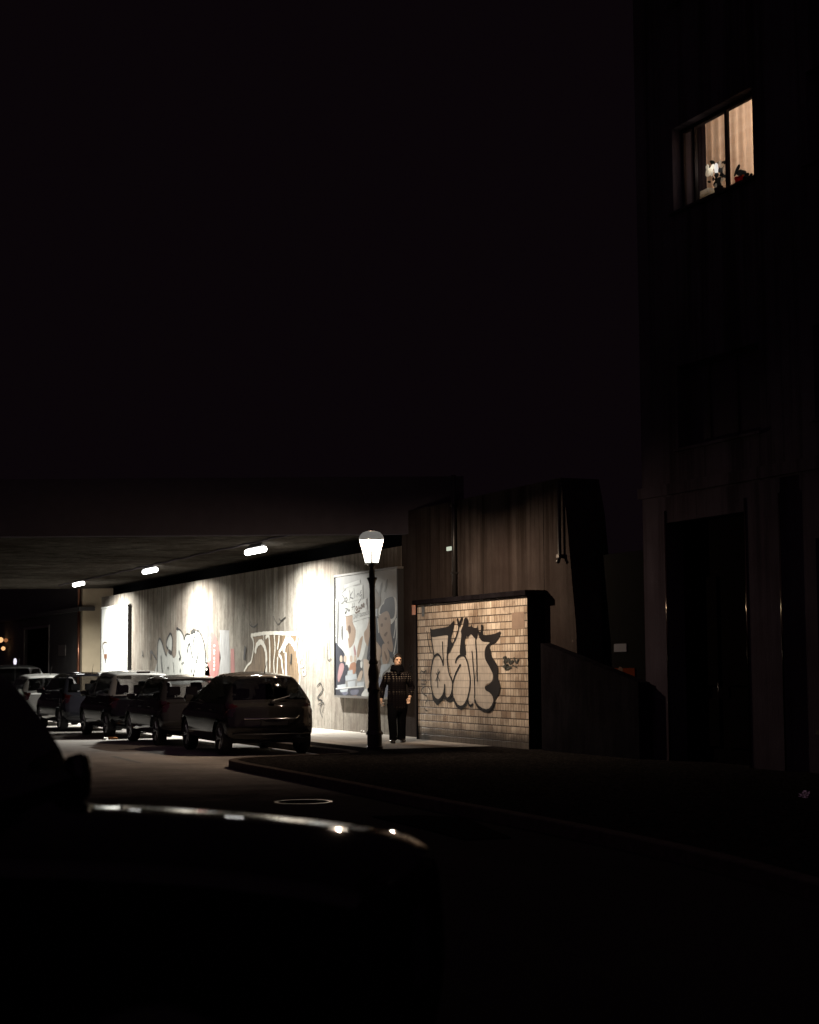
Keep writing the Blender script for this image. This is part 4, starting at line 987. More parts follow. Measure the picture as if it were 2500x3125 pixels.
    if seats:
        for (sx, sy, w_) in [(.25, .36, .24), (.25, -.36, .24), (-.72, .38, .22), (-.72, -.38, .22), (-.72, 0, .18)]:
            b = MB().rbox(sx - .42, sx + .1, sy - w_, sy + w_, .40, .60, .05).rbox(sx - .55, sx - .38, sy - w_, sy + w_, .55, 1.10 if sx > 0 else 1.02, .06)
            b.build('seat', M['interior'], root, True, auto=40)
            hz = 1.14 if sx > 0 else 1.06
            MB().rbox(sx - .55, sx - .45, sy - .13, sy + .13, hz, hz + .19, .045).tube([(sx - .5, sy - .05, hz - .1), (sx - .5, sy - .05, hz + .05)], .008, 6).tube([(sx - .5, sy + .05, hz - .1), (sx - .5, sy + .05, hz + .05)], .008, 6).build('headrest', M['interior'], root, True, auto=40)
        MB().rbox(.75, 1.15, -W * .72, W * .72, .66, .90, .08).build('dashboard', M['interior'], root, True, auto=40)
    return dict(C=C, mid=mid, half=half)


def mpv(L=4.15, H=1.56, belt=0.98, hood=0.86, steep=0.30):
    """side outline of a small tall hatchback; x forward"""
    r = -L / 2; f = L / 2
    return [(r + .22, .26), (r + .06, .36), (r + .0, .52), (r + .025, .70), (r + .04, belt - .12), (r + .065, belt - .045), (r + .155, belt + .0), (r + .17, belt + .05), (r + .14 + steep * .55, belt + (H - belt) * .55), (r + .12 + steep, H - .115), (r + .19 + steep, H - .068),
            (r + .9, H - .036), (r + 1.35, H - .012), (r + 1.6, H), (r + 2.15, H - .04), (f - 1.75, H - .16), (f - 1.35, H - .36), (f - 1.0, belt + .04), (f - .82, belt - .02), (f - .5, hood), (f - .16, hood - .12), (f - .03, hood - .26), (f, .45), (f - .06, .30), (f - .25, .22), (f - 1.2, .20), (r + 1.2, .20)]


def dress(root, L, W, H, belt, plate_y=0.0, strip=False, wiper=True, antenna=True, brake_hi=False, mirrors=True, pm=None, zplate=.62):
    r = -L / 2
    if strip: MB().tube(spline([(r + .10, -.52, .745), (r + .005, -.40, .69), (r - .032, 0, .69), (r + .005, .40, .69), (r + .085, .56, .695)], 6), .014, 8).build('trim_strip', M['chrome'], root, True)
    MB().rbox(r - .028, r - .008, -.26, .26, zplate - .055, zplate + .055, .004).build('number_plate', M['plate'], root)
    if wiper: MB().tube([(r + .085, .02, belt + .02), (r + .10, -.03, belt + .05), (r + .16, -.36, belt + .13)], [.022, .012, .008], 6).rbox(r + .045, r + .12, -.04, .05, belt - .02, belt + .045, .015).build('rear_wiper', M['plastic'], root, True, auto=40)
    if antenna: MB().tube([(r + .62, 0, H - .03), (r + .60, 0, H + .02), (r + .42, 0.01, H + .21)], [.018, .008, .003], 6).build('aerial', M['plastic'], root, True)
    if brake_hi: MB().rbox(r + .30, r + .36, -.16, .16, H - .075, H - .03, .01).build('brake_light', M['tail'], root)
    MB().tube(spline([(r + .16, -W * .86, .40), (r + .01, -.45, .40), (r - .015, 0, .40), (r + .01, .45, .40), (r + .16, W * .86, .40)], 6), .014, 6).build('bumper_trim', M['plastic'], root, True)
    for sg in (1, -1):
        if mirrors:
            MB().rbox(L / 2 - 1.62, L / 2 - 1.46, sg * (W + .10) - .09, sg * (W + .10) + .09, belt + .0, belt + .14, .045).tube([(L / 2 - 1.52, sg * (W - .06), belt), (L / 2 - 1.53, sg * (W + .06), belt + .04)], .025, 8).build('wing_mirror', pm or M['plastic'], root, True, auto=50)
        for hx_ in (-.1, -.95): MB().tube([(hx_ - .09, sg * (W + .015), belt - .13), (hx_ - .07, sg * (W + .035), belt - .125), (hx_ + .07, sg * (W + .035), belt - .125), (hx_ + .09, sg * (W + .015), belt - .13)], .014, 6).build('door_handle', pm or M['plastic'], root, True)


PB = paint('black_paint', (0.006, 0.006, 0.007), 0.0)
PV = paint('dull_black_paint', (0.004, 0.004, 0.0045), 0.0); PV.node_tree.nodes['Principled BSDF'].inputs['Coat Weight'].default_value = 0.45; PV.node_tree.nodes['Principled BSDF'].inputs['Specular IOR Level'].default_value = 0.0
PK = paint('black_metallic_paint', (0.028, 0.028, 0.028), 0.0)
PG = paint('anthracite_paint', (0.018, 0.017, 0.016), 0.0)
PD = paint('dark_blue_paint', (0.014, 0.014, 0.018), 0.0)
PLIT = paint('lamplit_roof_tone', (0.26, 0.25, 0.235), 0.0)  # paler roof tone: lamplight on dark car roofs put into the colour
PW = paint('white_paint', (0.34, 0.34, 0.33), 0.0)
PS = paint('silver_paint', (0.40, 0.40, 0.40), 0.5)


def parked(x, y_rear, L, W, H, belt, hood, steep, paint_m, label, rot=0.0, tail_hi=False, gl=None, roof_m=None, roof_z=None, tumble=.24, **kw):
    root = thing('parked_car', label, 'car', (x, y_rear + L / 2, ROADZ), R(90) + rot, 'cars parked along the kerb under the bridge')
    cpn = mpv(L, H, belt, hood, steep)
    r = -L / 2; f = L / 2
    bw = [(f - 1.28, belt + .055), (f - 1.80, H - .17), (f - 1.98, H - .135), (f - 2.02, belt + .055)]
    rw = [(f - 2.10, belt + .055), (f - 2.06, H - .135), (r + .62, H - .15), (r + .55, belt + .085)]
    if tail_hi: tl_ = [(belt - .22, W * .60), (belt + .33, W * .60), (belt + .33, W * 1.1), (belt - .22, W * 1.1)]
    else: tl_ = [(belt - .24, W * .84), (belt - .03, W * .74), (belt + .05, W * 1.1), (belt - .26, W * 1.1)]
    car(root, cpn, W, .13, paint_m, belt, H, wheels=(f - .82, r + .72), wr=.315, windows=[bw, rw], glass_m=gl, roof_m=roof_m, roof_z=roof_z, tumble=tumble, rear=(belt + .045, H - .125, W * .80, r + 1.0), front=(belt + .03, H - .10, W * .84, f - 1.9),
        tails=[(tl_, -1, .42)], heads=[([(hood - .30, W * .5), (hood - .12, W * .5), (hood - .10, W * 1.1), (hood - .30, W * 1.1)], 1, .42)])
    dress(root, L, W, H, belt, pm=paint_m, **kw); return root


cr = atZ(845, 2306, ROADZ)
parked(cr.x, cr.y, 4.05, .90, 1.57, .98, .90, .30, PG, 'dark hatchback with a bright tailgate strip, nearest in the row to the lantern', R(-1.5), strip=True, tumble=.42, roof_m=PLIT, roof_z=1.57 - .085, gl=glass('tinted_glass', 0.12))
parked(cr.x - .12, cr.y + 4.5, 4.0, .84, 1.50, .95, .86, .36, PK, 'black hatchback between the nearest parked car and the white roofed one', R(-1.0), roof_m=PLIT, roof_z=1.50 - .085)
parked(cr.x - .18, cr.y + 8.95, 3.95, .84, 1.60, .97, .88, .28, PB, 'dark car with a white roof and a red brake light above its rear window', 0.0, roof_m=PW, brake_hi=True, antenna=False)
parked(cr.x - .25, cr.y + 13.8, 4.2, .87, 1.55, .98, .88, .40, PD, 'dark blue car with glinting red tail lights behind the white roofed car', 0.0)
parked(cr.x - .3, cr.y + 19.0, 4.2, .87, 1.50, .97, .87, .42, PW, 'pale car in the row half hidden by the black van roof edge', 0.0)
parked(cr.x - .25, cr.y + 24.4, 4.4, .90, 1.78, 1.08, 1.0, .22, PK, 'tallest and farthest dark car at the end of the row', 0.0)

# ------------------------------------------------------------------ black van in front of the photographer, seen in profile, nose to the right
vd = 6.1
van = thing('parked_van', 'black van in the foreground whose bonnet edge reflects the lamps', 'van', F0 * vd + Vector((0, 0, ROADZ)), -AZ)
VZ = -ROADZ
def vz(z): return z + VZ
vcp = [(-4.35, .35), (-4.42, .6), (-4.42, 1.0), (-4.38, 1.4), (-4.28, 1.78), (-4.1, 1.90), (-3.4, 1.95), (-2.7, 1.94), (-2.2, 1.86), (-1.88, 1.72), (-1.66, 1.545), (-1.535, 1.40), (-1.44, 1.26), (-1.355, 1.115), (-1.26, 1.055), (-1.0, 1.042), (-.6, 1.015), (-.35, .988), (-.12, .958), (.03, .918), (.085, .855), (.105, .70), (.11, .52), (.07, .30), (-.05, .12), (-.5, .07), (-3.6, .07), (-4.2, .12)]
vcp = [(x, vz(z)) for x, z in vcp]
wf = [(-1.50, vz(1.12)), (-1.92, vz(1.66)), (-2.35, vz(1.70)), (-2.38, vz(1.12))]
wr2 = [(-2.5, vz(1.12)), (-2.48, vz(1.70)), (-3.4, vz(1.72)), (-3.4, vz(1.12))]
car(van, vcp, .90, .045, PV, vz(1.08), vz(1.95), (-.78, -3.55), .33, [wf, wr2], None, (vz(1.12), vz(1.82), .865, -2.2), [], [([(vz(.55), .5), (vz(.78), .5), (vz(.80), 1.1), (vz(.55), 1.1)], 1, .42)], taper=.05, tumble=.10, crown=.085, plan=.03, N=520, seats=False, plan_f=.16, flat_sides=True, cowl=(-1.52, -1.30, vz(.8), vz(.88)), glass_m=glass('van_glass', 0.02))
for sg in (1, -1):
    MB().rbox(-1.425, -1.335, sg * 1.02 - .10, sg * 1.02 + .10, vz(1.0), vz(1.195), .042).tube([(-1.46, sg * .87, vz(1.06)), (-1.40, sg * .98, vz(1.05))], .03, 8).build('wing_mirror', PV, van, True, auto=50)
    MB().tube([(-2.2, sg * .905, vz(.93)), (-2.18, sg * .93, vz(.935)), (-2.02, sg * .93, vz(.935)), (-2.0, sg * .905, vz(.93))], .016, 6).build('door_handle', PB, van, True)
# ------------------------------------------------------------------ corner building with the lit window
XF = 14.8
yc = atX(1968, 1900, XF).y
ab = thing('apartment_building', 'dark apartment building with a single lit window high on its street front', 'building', (0, 0, 0))


def holed(mb, X0, X1, Y0, Y1, Z0, Z1, holes):      # a slab of wall with rectangular openings (y0, y1, z0, z1)
    ys = sorted({Y0, Y1, *[h[0] for h in holes], *[h[1] for h in holes]}); zs = sorted({Z0, Z1, *[h[2] for h in holes], *[h[3] for h in holes]})
    ys = [y for y in ys if Y0 <= y <= Y1]; zs = [z for z in zs if Z0 <= z <= Z1]
    for a in range(len(ys) - 1):
        run = None
        for b in range(len(zs) - 1):
            ym, zm = (ys[a] + ys[a + 1]) / 2, (zs[b] + zs[b + 1]) / 2
            solid = not any(h[0] < ym < h[1] and h[2] < zm < h[3] for h in holes)
            if solid: run = run or [zs[b], None]; run[1] = zs[b + 1]
            if run and (not solid or b == len(zs) - 2): mb.box(X0, X1, ys[a], ys[a + 1], run[0], run[1]); run = None
    return mb


sz = sum(atX(x, y, XF).z for x, y in [(2148, 611.7), (2211, 578), (2243, 567), (2295, 536.5)]) / 4
XG = XF + 0.17
hz = sum(atX(x, y, XG).z for x, y in [(2147, 376), (2207, 340), (2237, 321), (2289, 296)]) / 4
wya = atX(2298, 420, XF).y; wyb = atX(2054, 560, XF).y
dya = atX(2296, 1900, XF).y; dyb = atX(2055, 1900, XF).y; dz = atX(2030, 1600, XF).z
holes = [(wya, wyb, sz, hz + .06), (dya, dyb, -0.1, dz)]
win = []
for fz in (5.0, 8.72, 12.4):
    for k in range(0, 5):
        ya_ = wya - 3.6 * k
        if k == 0 and abs(fz - 8.72) < .2: continue
        if ya_ < 8.5: continue
        win.append((ya_, ya_ + (wyb - wya), fz, fz + (hz - sz)))
win2 = [(dya - 4.6, dya - 1.6, 0.6, 3.3), (dya - 9.0, dya - 6.0, 0.6, 3.3)]
holed(MB(), XF, XF + .36, 6.0, yc, -0.15, 16.5, holes + win + win2).build('wall', M['dark_plaster'], ab)
MB().box(XF + .002, XF + 12, yc - .36, yc - .002, -.15, 16.5).box(XF + .362, XF + 12, 6.0, 6.36, -.15, 16.5).build('end_wall', M['dark_plaster'], ab)
MB().box(XF - .45, XF + 12.2, 5.8, yc + .25, 16.502, 16.8).build('roof', M['fascia'], ab)
MB().box(XF - .06, XF - .002, 6.0, yc + .05, 4.28, 4.46).build('string_course', M['dark_plaster'], ab)
MB().box(XF - .04, XF - .002, dyb + .42, yc, -.15, .75).build('plinth', M['dark_plaster'], ab)
fr_m = plain('window_frame', (0.035, 0.03, 0.03), 0.7, 0, .1, 9, 0.0)


def sashes(wnd, ya_, yb_, z0, z1, divs, glass_mat, fw=.055):
    mb = MB().box(XG, XG + .06, ya_, yb_, z1 - fw, z1).box(XG, XG + .06, ya_, yb_, z0, z0 + fw)
    for y in [ya_, *divs, yb_ - fw]: mb.box(XG + .002, XG + .058, y, y + fw, z0 + fw, z1 - fw)
    f = mb.build('frame', fr_m, wnd)
    ed = [ya_ + fw, *[v for d_ in divs for v in (d_, d_ + fw)], yb_ - fw]
    for a in range(0, len(ed) - 1, 2): MB().box(XG + .026, XG + .032, ed[a], ed[a + 1], z0 + fw, z1 - fw).build('pane', glass_mat, wnd)


d1 = atX(2217, 470, XG).y; d2 = atX(2112, 520, XG).y
lw = MB().box(XF - .07, XF + .16, wya - .06, wyb + .06, sz - .045, sz - .002).build('lit_window', M['dark_metal'], ab)
sashes(lw, wya, wyb, sz - .03, hz + .058, [d1 - .02, d2 - .09], M['room_glass'], .06)
for (ya_, yb_, z0, z1) in win:
    s = MB().box(XF - .07, XF + .16, ya_ - .06, yb_ + .06, z0 - .045, z0 - .002).build('window', M['dark_plaster'], ab)
    sashes(s, ya_, yb_, z0, z1, [ya_ + (yb_ - ya_) * .36, ya_ + (yb_ - ya_) * .70], M['window_dark'])
for (ya_, yb_, z0, z1) in win2:
    s = MB().box(XF - .05, XF + .16, ya_ - .05, yb_ + .05, z0 - .06, z0 - .002).build('shop_window', M['dark_metal'], ab)
    sashes(s, ya_, yb_, z0, z1, [(ya_ + yb_) / 2], M['window_dark'])
# portal: jambs, lintel, door leaf with polished edges
jl = MB().box(XF - .10, XF - .002, dyb + .002, dyb + .40, -.1, dz + .42).box(XF - .10, XF - .002, dya - .92, dya - .002, -.1, dz + .42).box(XF - .10, XF - .002, dya + .002, dyb - .002, dz + .002, dz + .42)
po = jl.build('portal', M['dark_plaster'], ab)
edge_m = plain('polished_edge', (0.09, 0.07, 0.05), 0.15, 1.0)
for y in (dyb + .01, dya - .03, dya - .90): MB().tube([(XF - .105, y, .0), (XF - .105, y, dz + .2)], .016, 10).build('edge_bead', edge_m, po, True)
dl = MB().box(XF + .22, XF + .27, dya, dyb, -.1, dz).rbox(XF + .19, XF + .222, dya + .15, (dya + dyb) / 2 - .12, .25, 1.0, .01).rbox(XF + .19, XF + .222, (dya + dyb) / 2 + .12, dyb - .15, .25, 1.0, .01).rbox(XF + .19, XF + .222, dya + .15, (dya + dyb) / 2 - .12, 1.2, dz - .9, .01).rbox(XF + .19, XF + .222, (dya + dyb) / 2 + .12, dyb - .15, 1.2, dz - .9, .01).build('door', M['wood_dark'], ab)
MB().tube([(XF + .14, (dya + dyb) / 2 + .05, .95), (XF + .14, (dya + dyb) / 2 + .05, 1.25)], .012, 8).build('handle', M['dark_metal'], dl, True)
# the lit room
wall_in = plain('room_wall', (0.55, 0.42, 0.30), 0.8, 0, 0.05, 1)
r0, r1, q0, q1, z0r, z1r = XF + .365, XF + 4.2, wya - 1.6, wyb + 1.0, sz - 1.0, hz + .45
rm = MB().box(r1, r1 + .1, q0, q1, z0r, z1r).box(r0, r1, q0 - .1, q0, z0r, z1r).box(r0, r1, q1, q1 + .1, z0r, z1r).box(r0, r1, q0, q1, z0r - .1, z0r).box(r0, r1, q0, q1, z1r, z1r + .1)
rm.build('lit_room', wall_in, ab)
MB().rbox(XG + .064, XF + .60, wya - .1, wyb + .1, sz - .03, sz + .012, .006).build('inner_sill', plain('pale_sill', (0.35, 0.30, 0.25), 0.4), ab)
rl_ = bpy.data.lights.new('room_light', 'POINT'); rl_.energy = 215; rl_.color = (1.0, 0.80, 0.64); rl_.shadow_soft_size = .18
ro = bpy.data.objects.new('room_light', rl_); COL.objects.link(ro); ro.location = (XF + 2.2, (wya + wyb) / 2 - .3, hz + .05)
pd = thing('pendant_lamp', 'warm round ceiling lamp inside the lit room behind the curtain', 'lamp', (XF + 2.2, (wya + wyb) / 2 - .3, hz + .26))
MB().lathe([(.02, .19), (.02, .02), (.16, 0), (.17, -.04), (.12, -.09), (.02, -.10)], n=20).build('shade', emitter('warm_shade', (1, .7, .42), 4), pd, True)
# sheer curtain in folds, darker drapes at its side
ct = NT('sheer_curtain'); cf = ct.noise(ct.pos(), 1.0, (1, 12, 0.5), 4); cz_ = ct.noise(ct.pos(), 1.0, (1, .6, 9), 3)
ccol = ct.ramp(ct.math('ADD', ct.math('MULTIPLY', cf, .7), ct.math('MULTIPLY', cz_, .3)), [(.32, (.40, .31, .23)), (.5, (.56, .46, .36)), (.68, (.66, .56, .45))])
ct.set(ccol, .9)
tb = ct.n('ShaderNodeBsdfTranslucent'); ct.l(ccol, tb.inputs[0]); ms = ct.n('ShaderNodeMixShader'); ms.inputs[0].default_value = .6
ct.l(ct.b.outputs[0], ms.inputs[1]); ct.l(tb.outputs[0], ms.inputs[2]); ct.l(ms.outputs[0], ct.out.inputs[0])


def drape(name, ya_, yb_, za, zb, X, amp, period, mat, parent=None, hem=0.0):
    ny = int((yb_ - ya_) / .012) + 2; vs = []; fs = []; nz = 8
    for i in range(ny + 1):
        y = ya_ + (yb_ - ya_) * i / ny
        for j in range(nz + 1):
            f = j / nz; z = za + (zb - za) * f + hem * math.sin(y * 5) * (1 - f)
            ph = 2 * math.pi * y / period + .5 * math.sin(y * 7)
            vs.append((X + amp * math.sin(ph) * (1 - .35 * f), y, z))
    for i in range(ny):
        for j in range(nz): a = i * (nz + 1) + j; fs.append((a, a + 1, a + nz + 2, a + nz + 1))
    return MB().add(vs, fs).build(name, mat, parent, True, recalc=False)


o = drape('curtain', wya - .3, wyb + .05, sz + .16, hz + .35, XF + .70, .03, .23, ct.m, None, .03); tag(o, 'pale sheer curtain hanging in folds across the lit window', 'curtain')
dk = plain('plum_curtain', (0.055, 0.035, 0.04), .9)
yd = atX(2143, 500, XF + .5).y
o = drape('curtain', yd - .03, yd + .42, sz - .2, hz + .35, XF + .55, .03, .11, dk); tag(o, 'dark drape gathered beside the sheer curtain of the lit window', 'curtain')
rb = NT('rust_fabric'); rb.set((.22, .075, .035), .9); tb = rb.n('ShaderNodeBsdfTranslucent'); tb.inputs[0].default_value = (.45, .14, .06, 1); ms = rb.n('ShaderNodeMixShader'); ms.inputs[0].default_value = .6
rb.l(rb.b.outputs[0], ms.inputs[1]); rb.l(tb.outputs[0], ms.inputs[2]); rb.l(ms.outputs[0], rb.out.inputs[0])
XP = XF + .40
sp_ = lambda cx_, cy_, X=XP: atX(2060 + cx_ / 5.388, 260 + cy_ / 5.388, X)
a_ = sp_(1265, 1240); b_2 = sp_(1170, 1500)
MBx = drape('hanging_cloth', a_.y - .05, b_2.y, sp_(480, 1890, XP - .12).z, a_.z + .01, XP + .14, .012, .09, rb.m); tag(MBx, 'short rust coloured cloth at the lower corner of the lit window', 'cloth')
leaf = plain('dark_leaf', (0.004, 0.005, 0.003), .7, 0, .2, 9, .1)
petal = NT('white_petal'); petal.set((.7, .68, .62), .6); tb = petal.n('ShaderNodeBsdfTranslucent'); tb.inputs[0].default_value = (.95, .93, .85, 1); ms = petal.n('ShaderNodeMixShader'); ms.inputs[0].default_value = .65
petal.l(petal.b.outputs[0], ms.inputs[1]); petal.l(tb.outputs[0], ms.inputs[2]); petal.l(ms.outputs[0], petal.out.inputs[0]); petal = petal.m


def blob_leaf(mb, c, ry, rz, tilt, thick=.012):   # a leaf or petal facing the street
    vs = []; n = 12
    for k in range(n):
        a = 2 * math.pi * k / n; y = ry * math.cos(a); z = rz * math.sin(a) * (1 - .25 * math.cos(a))
        vs.append((c.x + .02 * math.cos(a) * math.sin(tilt), c.y + y * math.cos(tilt) - z * math.sin(tilt), c.z + y * math.sin(tilt) + z * math.cos(tilt)))
    b = [(x + thick, y, z) for x, y, z in vs]
    mb.add(vs + b, [tuple(range(n)), tuple(range(2 * n - 1, n - 1, -1))] + [(i, (i + 1) % n, n + (i + 1) % n, n + i) for i in range(n)])


base = sp_(735, 1600); zs_ = sp_(480, 1890, XP - .12).z
MB().rbox(XP - .12, XP + .24, wya - .2, wyb + .2, zs_ - .03, zs_ - .001, .006).build('plant_shelf', M['dark_metal'], ab)
pl_ = thing('potted_plant', 'dark leafy plant with white blooms on the sill of the lit window', 'plant', (base.x, base.y, zs_))
iv = Matrix.Translation(-Vector((base.x, base.y, zs_)))
MB().lathe([(.07, 0), (.09, .13), (.095, .135), (.08, .13), (.01, .12)], n=20).build('pot', plain('dark_pot', (.03, .025, .025), .4), pl_, True, auto=40)
lv = MB()
for (x, y, a, b, t) in [(615, 1270, .15, .055, .5), (575, 1365, .06, .04, -.2), (775, 1275, .07, .05, -.4), (700, 1480, .11, .06, .3), (760, 1450, .10, .06, -.5), (680, 1540, .12, .05, .9), (735, 1560, .12, .07, 0), (790, 1500, .1, .05, .2), (580, 1590, .09, .03, .35), (620, 1545, .07, .03, .7), (720, 1630, .12, .07, .2), (770, 1600, .08, .07, .8), (655, 1610, .07, .05, -.5), (810, 1560, .06, .04, .4), (780, 1380, .05, .09, .1), (745, 1400, .05, .08, -.3), (640, 1640, .08, .05, .2), (700, 1680, .12, .06, 0)]:
    c = sp_(x, y); c.x += random.uniform(-.03, .05); blob_leaf(lv, c, a * .62, b * .62, t)
for ln in ([(735, 1620), (680, 1480), (650, 1360), (690, 1290), (740, 1250)], [(740, 1620), (770, 1450), (800, 1300), (775, 1255)], [(720, 1620), (620, 1500), (590, 1380)]):
    lv.tube(spline([tuple(sp_(x, y)) for x, y in ln], 5), .008, 6)
lv.xf(iv).build('leaves', leaf, pl_)
bl = MB()
for (x, y, a, b, t) in [(530, 1345, .055, .05, .2), (615, 1345, .06, .05, -.3), (560, 1405, .08, .05, .1), (545, 1450, .09, .06, 0), (605, 1440, .06, .06, .3), (525, 1400, .05, .06, .8), (740, 1260, .04, .03, .1), (740, 1300, .05, .035, .4), (770, 1325, .05, .035, -.3), (800, 1400, .03, .06, 0), (765, 1570, .03, .05, .2), (790, 1545, .06, .03, .3), (670, 1650, .035, .035, 0)]:
    c = sp_(x, y, XP - .06); blob_leaf(bl, c, a * .9, b * .9, t, .006)
bl.xf(iv).build('blossoms', petal, pl_)
c = sp_(683, 1440, XP - .02); c0_ = sp_(683, 1300, XP - .02)
cd = MB().lathe([(.02, 0), (.03, .02), (.034, .07), (.03, .13), (.012, .16)], n=16).build('bloom_glow', emitter('bloom_glow_emission', (1, .96, .86), 1.0), None, True, loc=(c.x, c.y, c.z)); tag(cd, 'glowing blob added among the leaves to brighten the blooms in the lit window', 'lamp')  # added glowing body, not a lamp of the room
MB().lathe([(.012, -(c.z - zs_)), (.012, 0)], n=8).build('added_glow_stem', leaf, cd)
sl_ = bpy.data.lights.new('bloom_fill_light', 'POINT'); sl_.energy = 2.6; sl_.color = (1, .93, .8); sl_.shadow_soft_size = .05  # added fill light that brightens the white blooms
so = bpy.data.objects.new('bloom_fill_light', sl_); COL.objects.link(so); so.parent = cd; so.location = (-.16, .06, .12)
c = sp_(555, 1700)
wbx = MB().rbox(c.x - .08, c.x + .08, c.y - .11, c.y + .15, zs_, zs_ + .10, .01).rbox(c.x - .09, c.x + .09, c.y - .13, c.y + .13, zs_ + .102, zs_ + .15, .012).rbox(c.x - .085, c.x + .085, c.y - .12, c.y + .13, zs_ + .152, zs_ + .195, .012).build('book_stack', petal); tag(wbx, 'stack of pale books on the sill of the lit window', 'books')
c = sp_(1070, 1560)
rp = thing('flower_pot', 'red flower pot with dark leaves in the near corner of the lit window', 'flower pot', (c.x, c.y, zs_))
rpm = NT('red_glaze'); rpm.set((.45, .02, .02), .35); rpm.b.inputs['Subsurface Weight'].default_value = 0
tb = rpm.n('ShaderNodeBsdfTranslucent'); tb.inputs[0].default_value = (.7, .03, .03, 1); ms = rpm.n('ShaderNodeMixShader'); ms.inputs[0].default_value = .5
rpm.l(rpm.b.outputs[0], ms.inputs[1]); rpm.l(tb.outputs[0], ms.inputs[2]); rpm.l(ms.outputs[0], rpm.out.inputs[0])
MB().lathe([(.06, 0), (.085, .15), (.09, .16), (.075, .155), (.01, .14)], n=20, cap=True).build('pot', rpm.m, rp, True, auto=40)
lv = MB(); iv = Matrix.Translation(-Vector((c.x, c.y, zs_)))
for (x, y, a, b, t) in [(1015, 1400, .10, .035, -1.0), (1110, 1430, .12, .035, .35), (1060, 1440, .08, .05, .1), (1165, 1490, .08, .03, -.3), (1180, 1530, .05, .05, 0), (1245, 1500, .05, .05, 0)]:
    blob_leaf(lv, sp_(x, y), a, b, t)
lv.xf(iv).build('leaves', leaf, rp)
c = sp_(1105, 1380, XP + .12)
ov = MB().lathe([(.05, 0), (.07, .06), (.055, .16), (.04, .26), (.05, .30), (.03, .29)], n=18).build('vase', rb.m, None, True, loc=(c.x, c.y, zs_)); tag(ov, 'slim orange vase behind the red flower pot', 'vase')

# ------------------------------------------------------------------ between the abutment and the building
gw = MB().box(XF + .45, XF + .55, yc + .003, 26.72, -.15, 3.5).build('yard_gate', M['recess']); tag(gw, 'dark sheet metal yard gate set back beside the abutment wall', 'gate')
c = atX(1893, 1977, XF + .43)
ns = MB().box(XF + .428, XF + .447, c.y - .21, c.y + .21, c.z - .07, c.z + .07).build('notice_sign', plain('grey_enamel', (.12, .125, .145), .6, 0, .1, 9, 0)); tag(ns, 'small pale notice sign on the dark yard gate', 'sign')
for k in range(3): MB().box(XF + .424, XF + .427, c.y - .16 + .02 * k, c.y + .15, c.z + .032 - .034 * k, c.z + .040 - .034 * k).build('lettering_line', PAP['ink'], ns)
c = atX(1900, 2060, XF + .43)
og = MB().box(XF + .428, XF + .447, c.y - .42, c.y + .42, c.z - .10, c.z + .12).build('warning_sign', plain('dark_orange', (.06, .014, .005), .7, 0, .1, 9, 0)); tag(og, 'dull orange sign with a round pale emblem below the notice', 'sign')
e_ = MB(); c2 = atX(1893, 2045, XF + .42)
e_.add([(XF + .424, c2.y + .085 * math.cos(k * .52), c2.z + .06 * math.sin(k * .52)) for k in range(12)], [tuple(range(12))]).build('emblem', plain('faded_emblem', (.07, .045, .035), .7, 0, .1, 9, 0), og)
XR = XT + .03
p1 = atX(1650, 1963, XR); p2 = atX(1948, 2083, XR)
pts = [(p1.y, -.1), (p1.y, p1.z), (p2.y, p2.z), (p2.y, -.1)]
n = 4; vs = [(XR, p, q) for p, q in pts] + [(XR + .22, p, q) for p, q in pts]
rw_ = MB().add(vs, [(0, 1, 2, 3), (7, 6, 5, 4)] + [(i, (i + 1) % n, n + (i + 1) % n, n + i) for i in range(n)]).build('sloping_parapet', M['parapet']); tag(rw_, 'dark sloping parapet running down from the tiled wall', 'wall')
y = atX(1396, 1700, XW).y
dp_ = thing('downpipe', 'straight dark downpipe on the concrete above the tiled wall', 'pipe', (XW - .07, y, tt + .1))
MB().tube([(0, 0, 0), (0, 0, 2.55)], .05, 12).build('pipe', M['black_iron'], dp_, True)
for z in (.5, 1.9): MB().box(-.06, .068, -.06, .06, z, z + .04).build('bracket', M['black_iron'], dp_)
c = atX(1719, 1700, XW)
dq = thing('downpipe', 'short dark pipe ending in a bent outlet near the end of the abutment', 'pipe', (XW - .07, c.y, c.z))
MB().tube([(0, 0, 1.4), (0, 0, .05), (-.03, -.02, -.05), (-.07, -.05, -.10)], .035, 10).build('pipe', M['black_iron'], dq, True)
MB().rbox(-.05, .068, -.05, .05, -.02, .05, .01).build('bracket', M['steel'], dq)
c = atX(1380, 1675, XW)
wl = thing('wall_lamp', 'small pale glowing bulkhead lamp on the concrete above the tiled wall', 'lamp', (XW, c.y, c.z))
MB().rbox(-.05, -.001, -.14, .14, -.05, .06, .02).build('housing', M['frame_dark'], wl)
MB().rbox(-.085, -.052, -.11, .11, -.04, .045, .015).build('diffuser', emitter('weak_lamp', (.72, .78, .62), .75), wl)

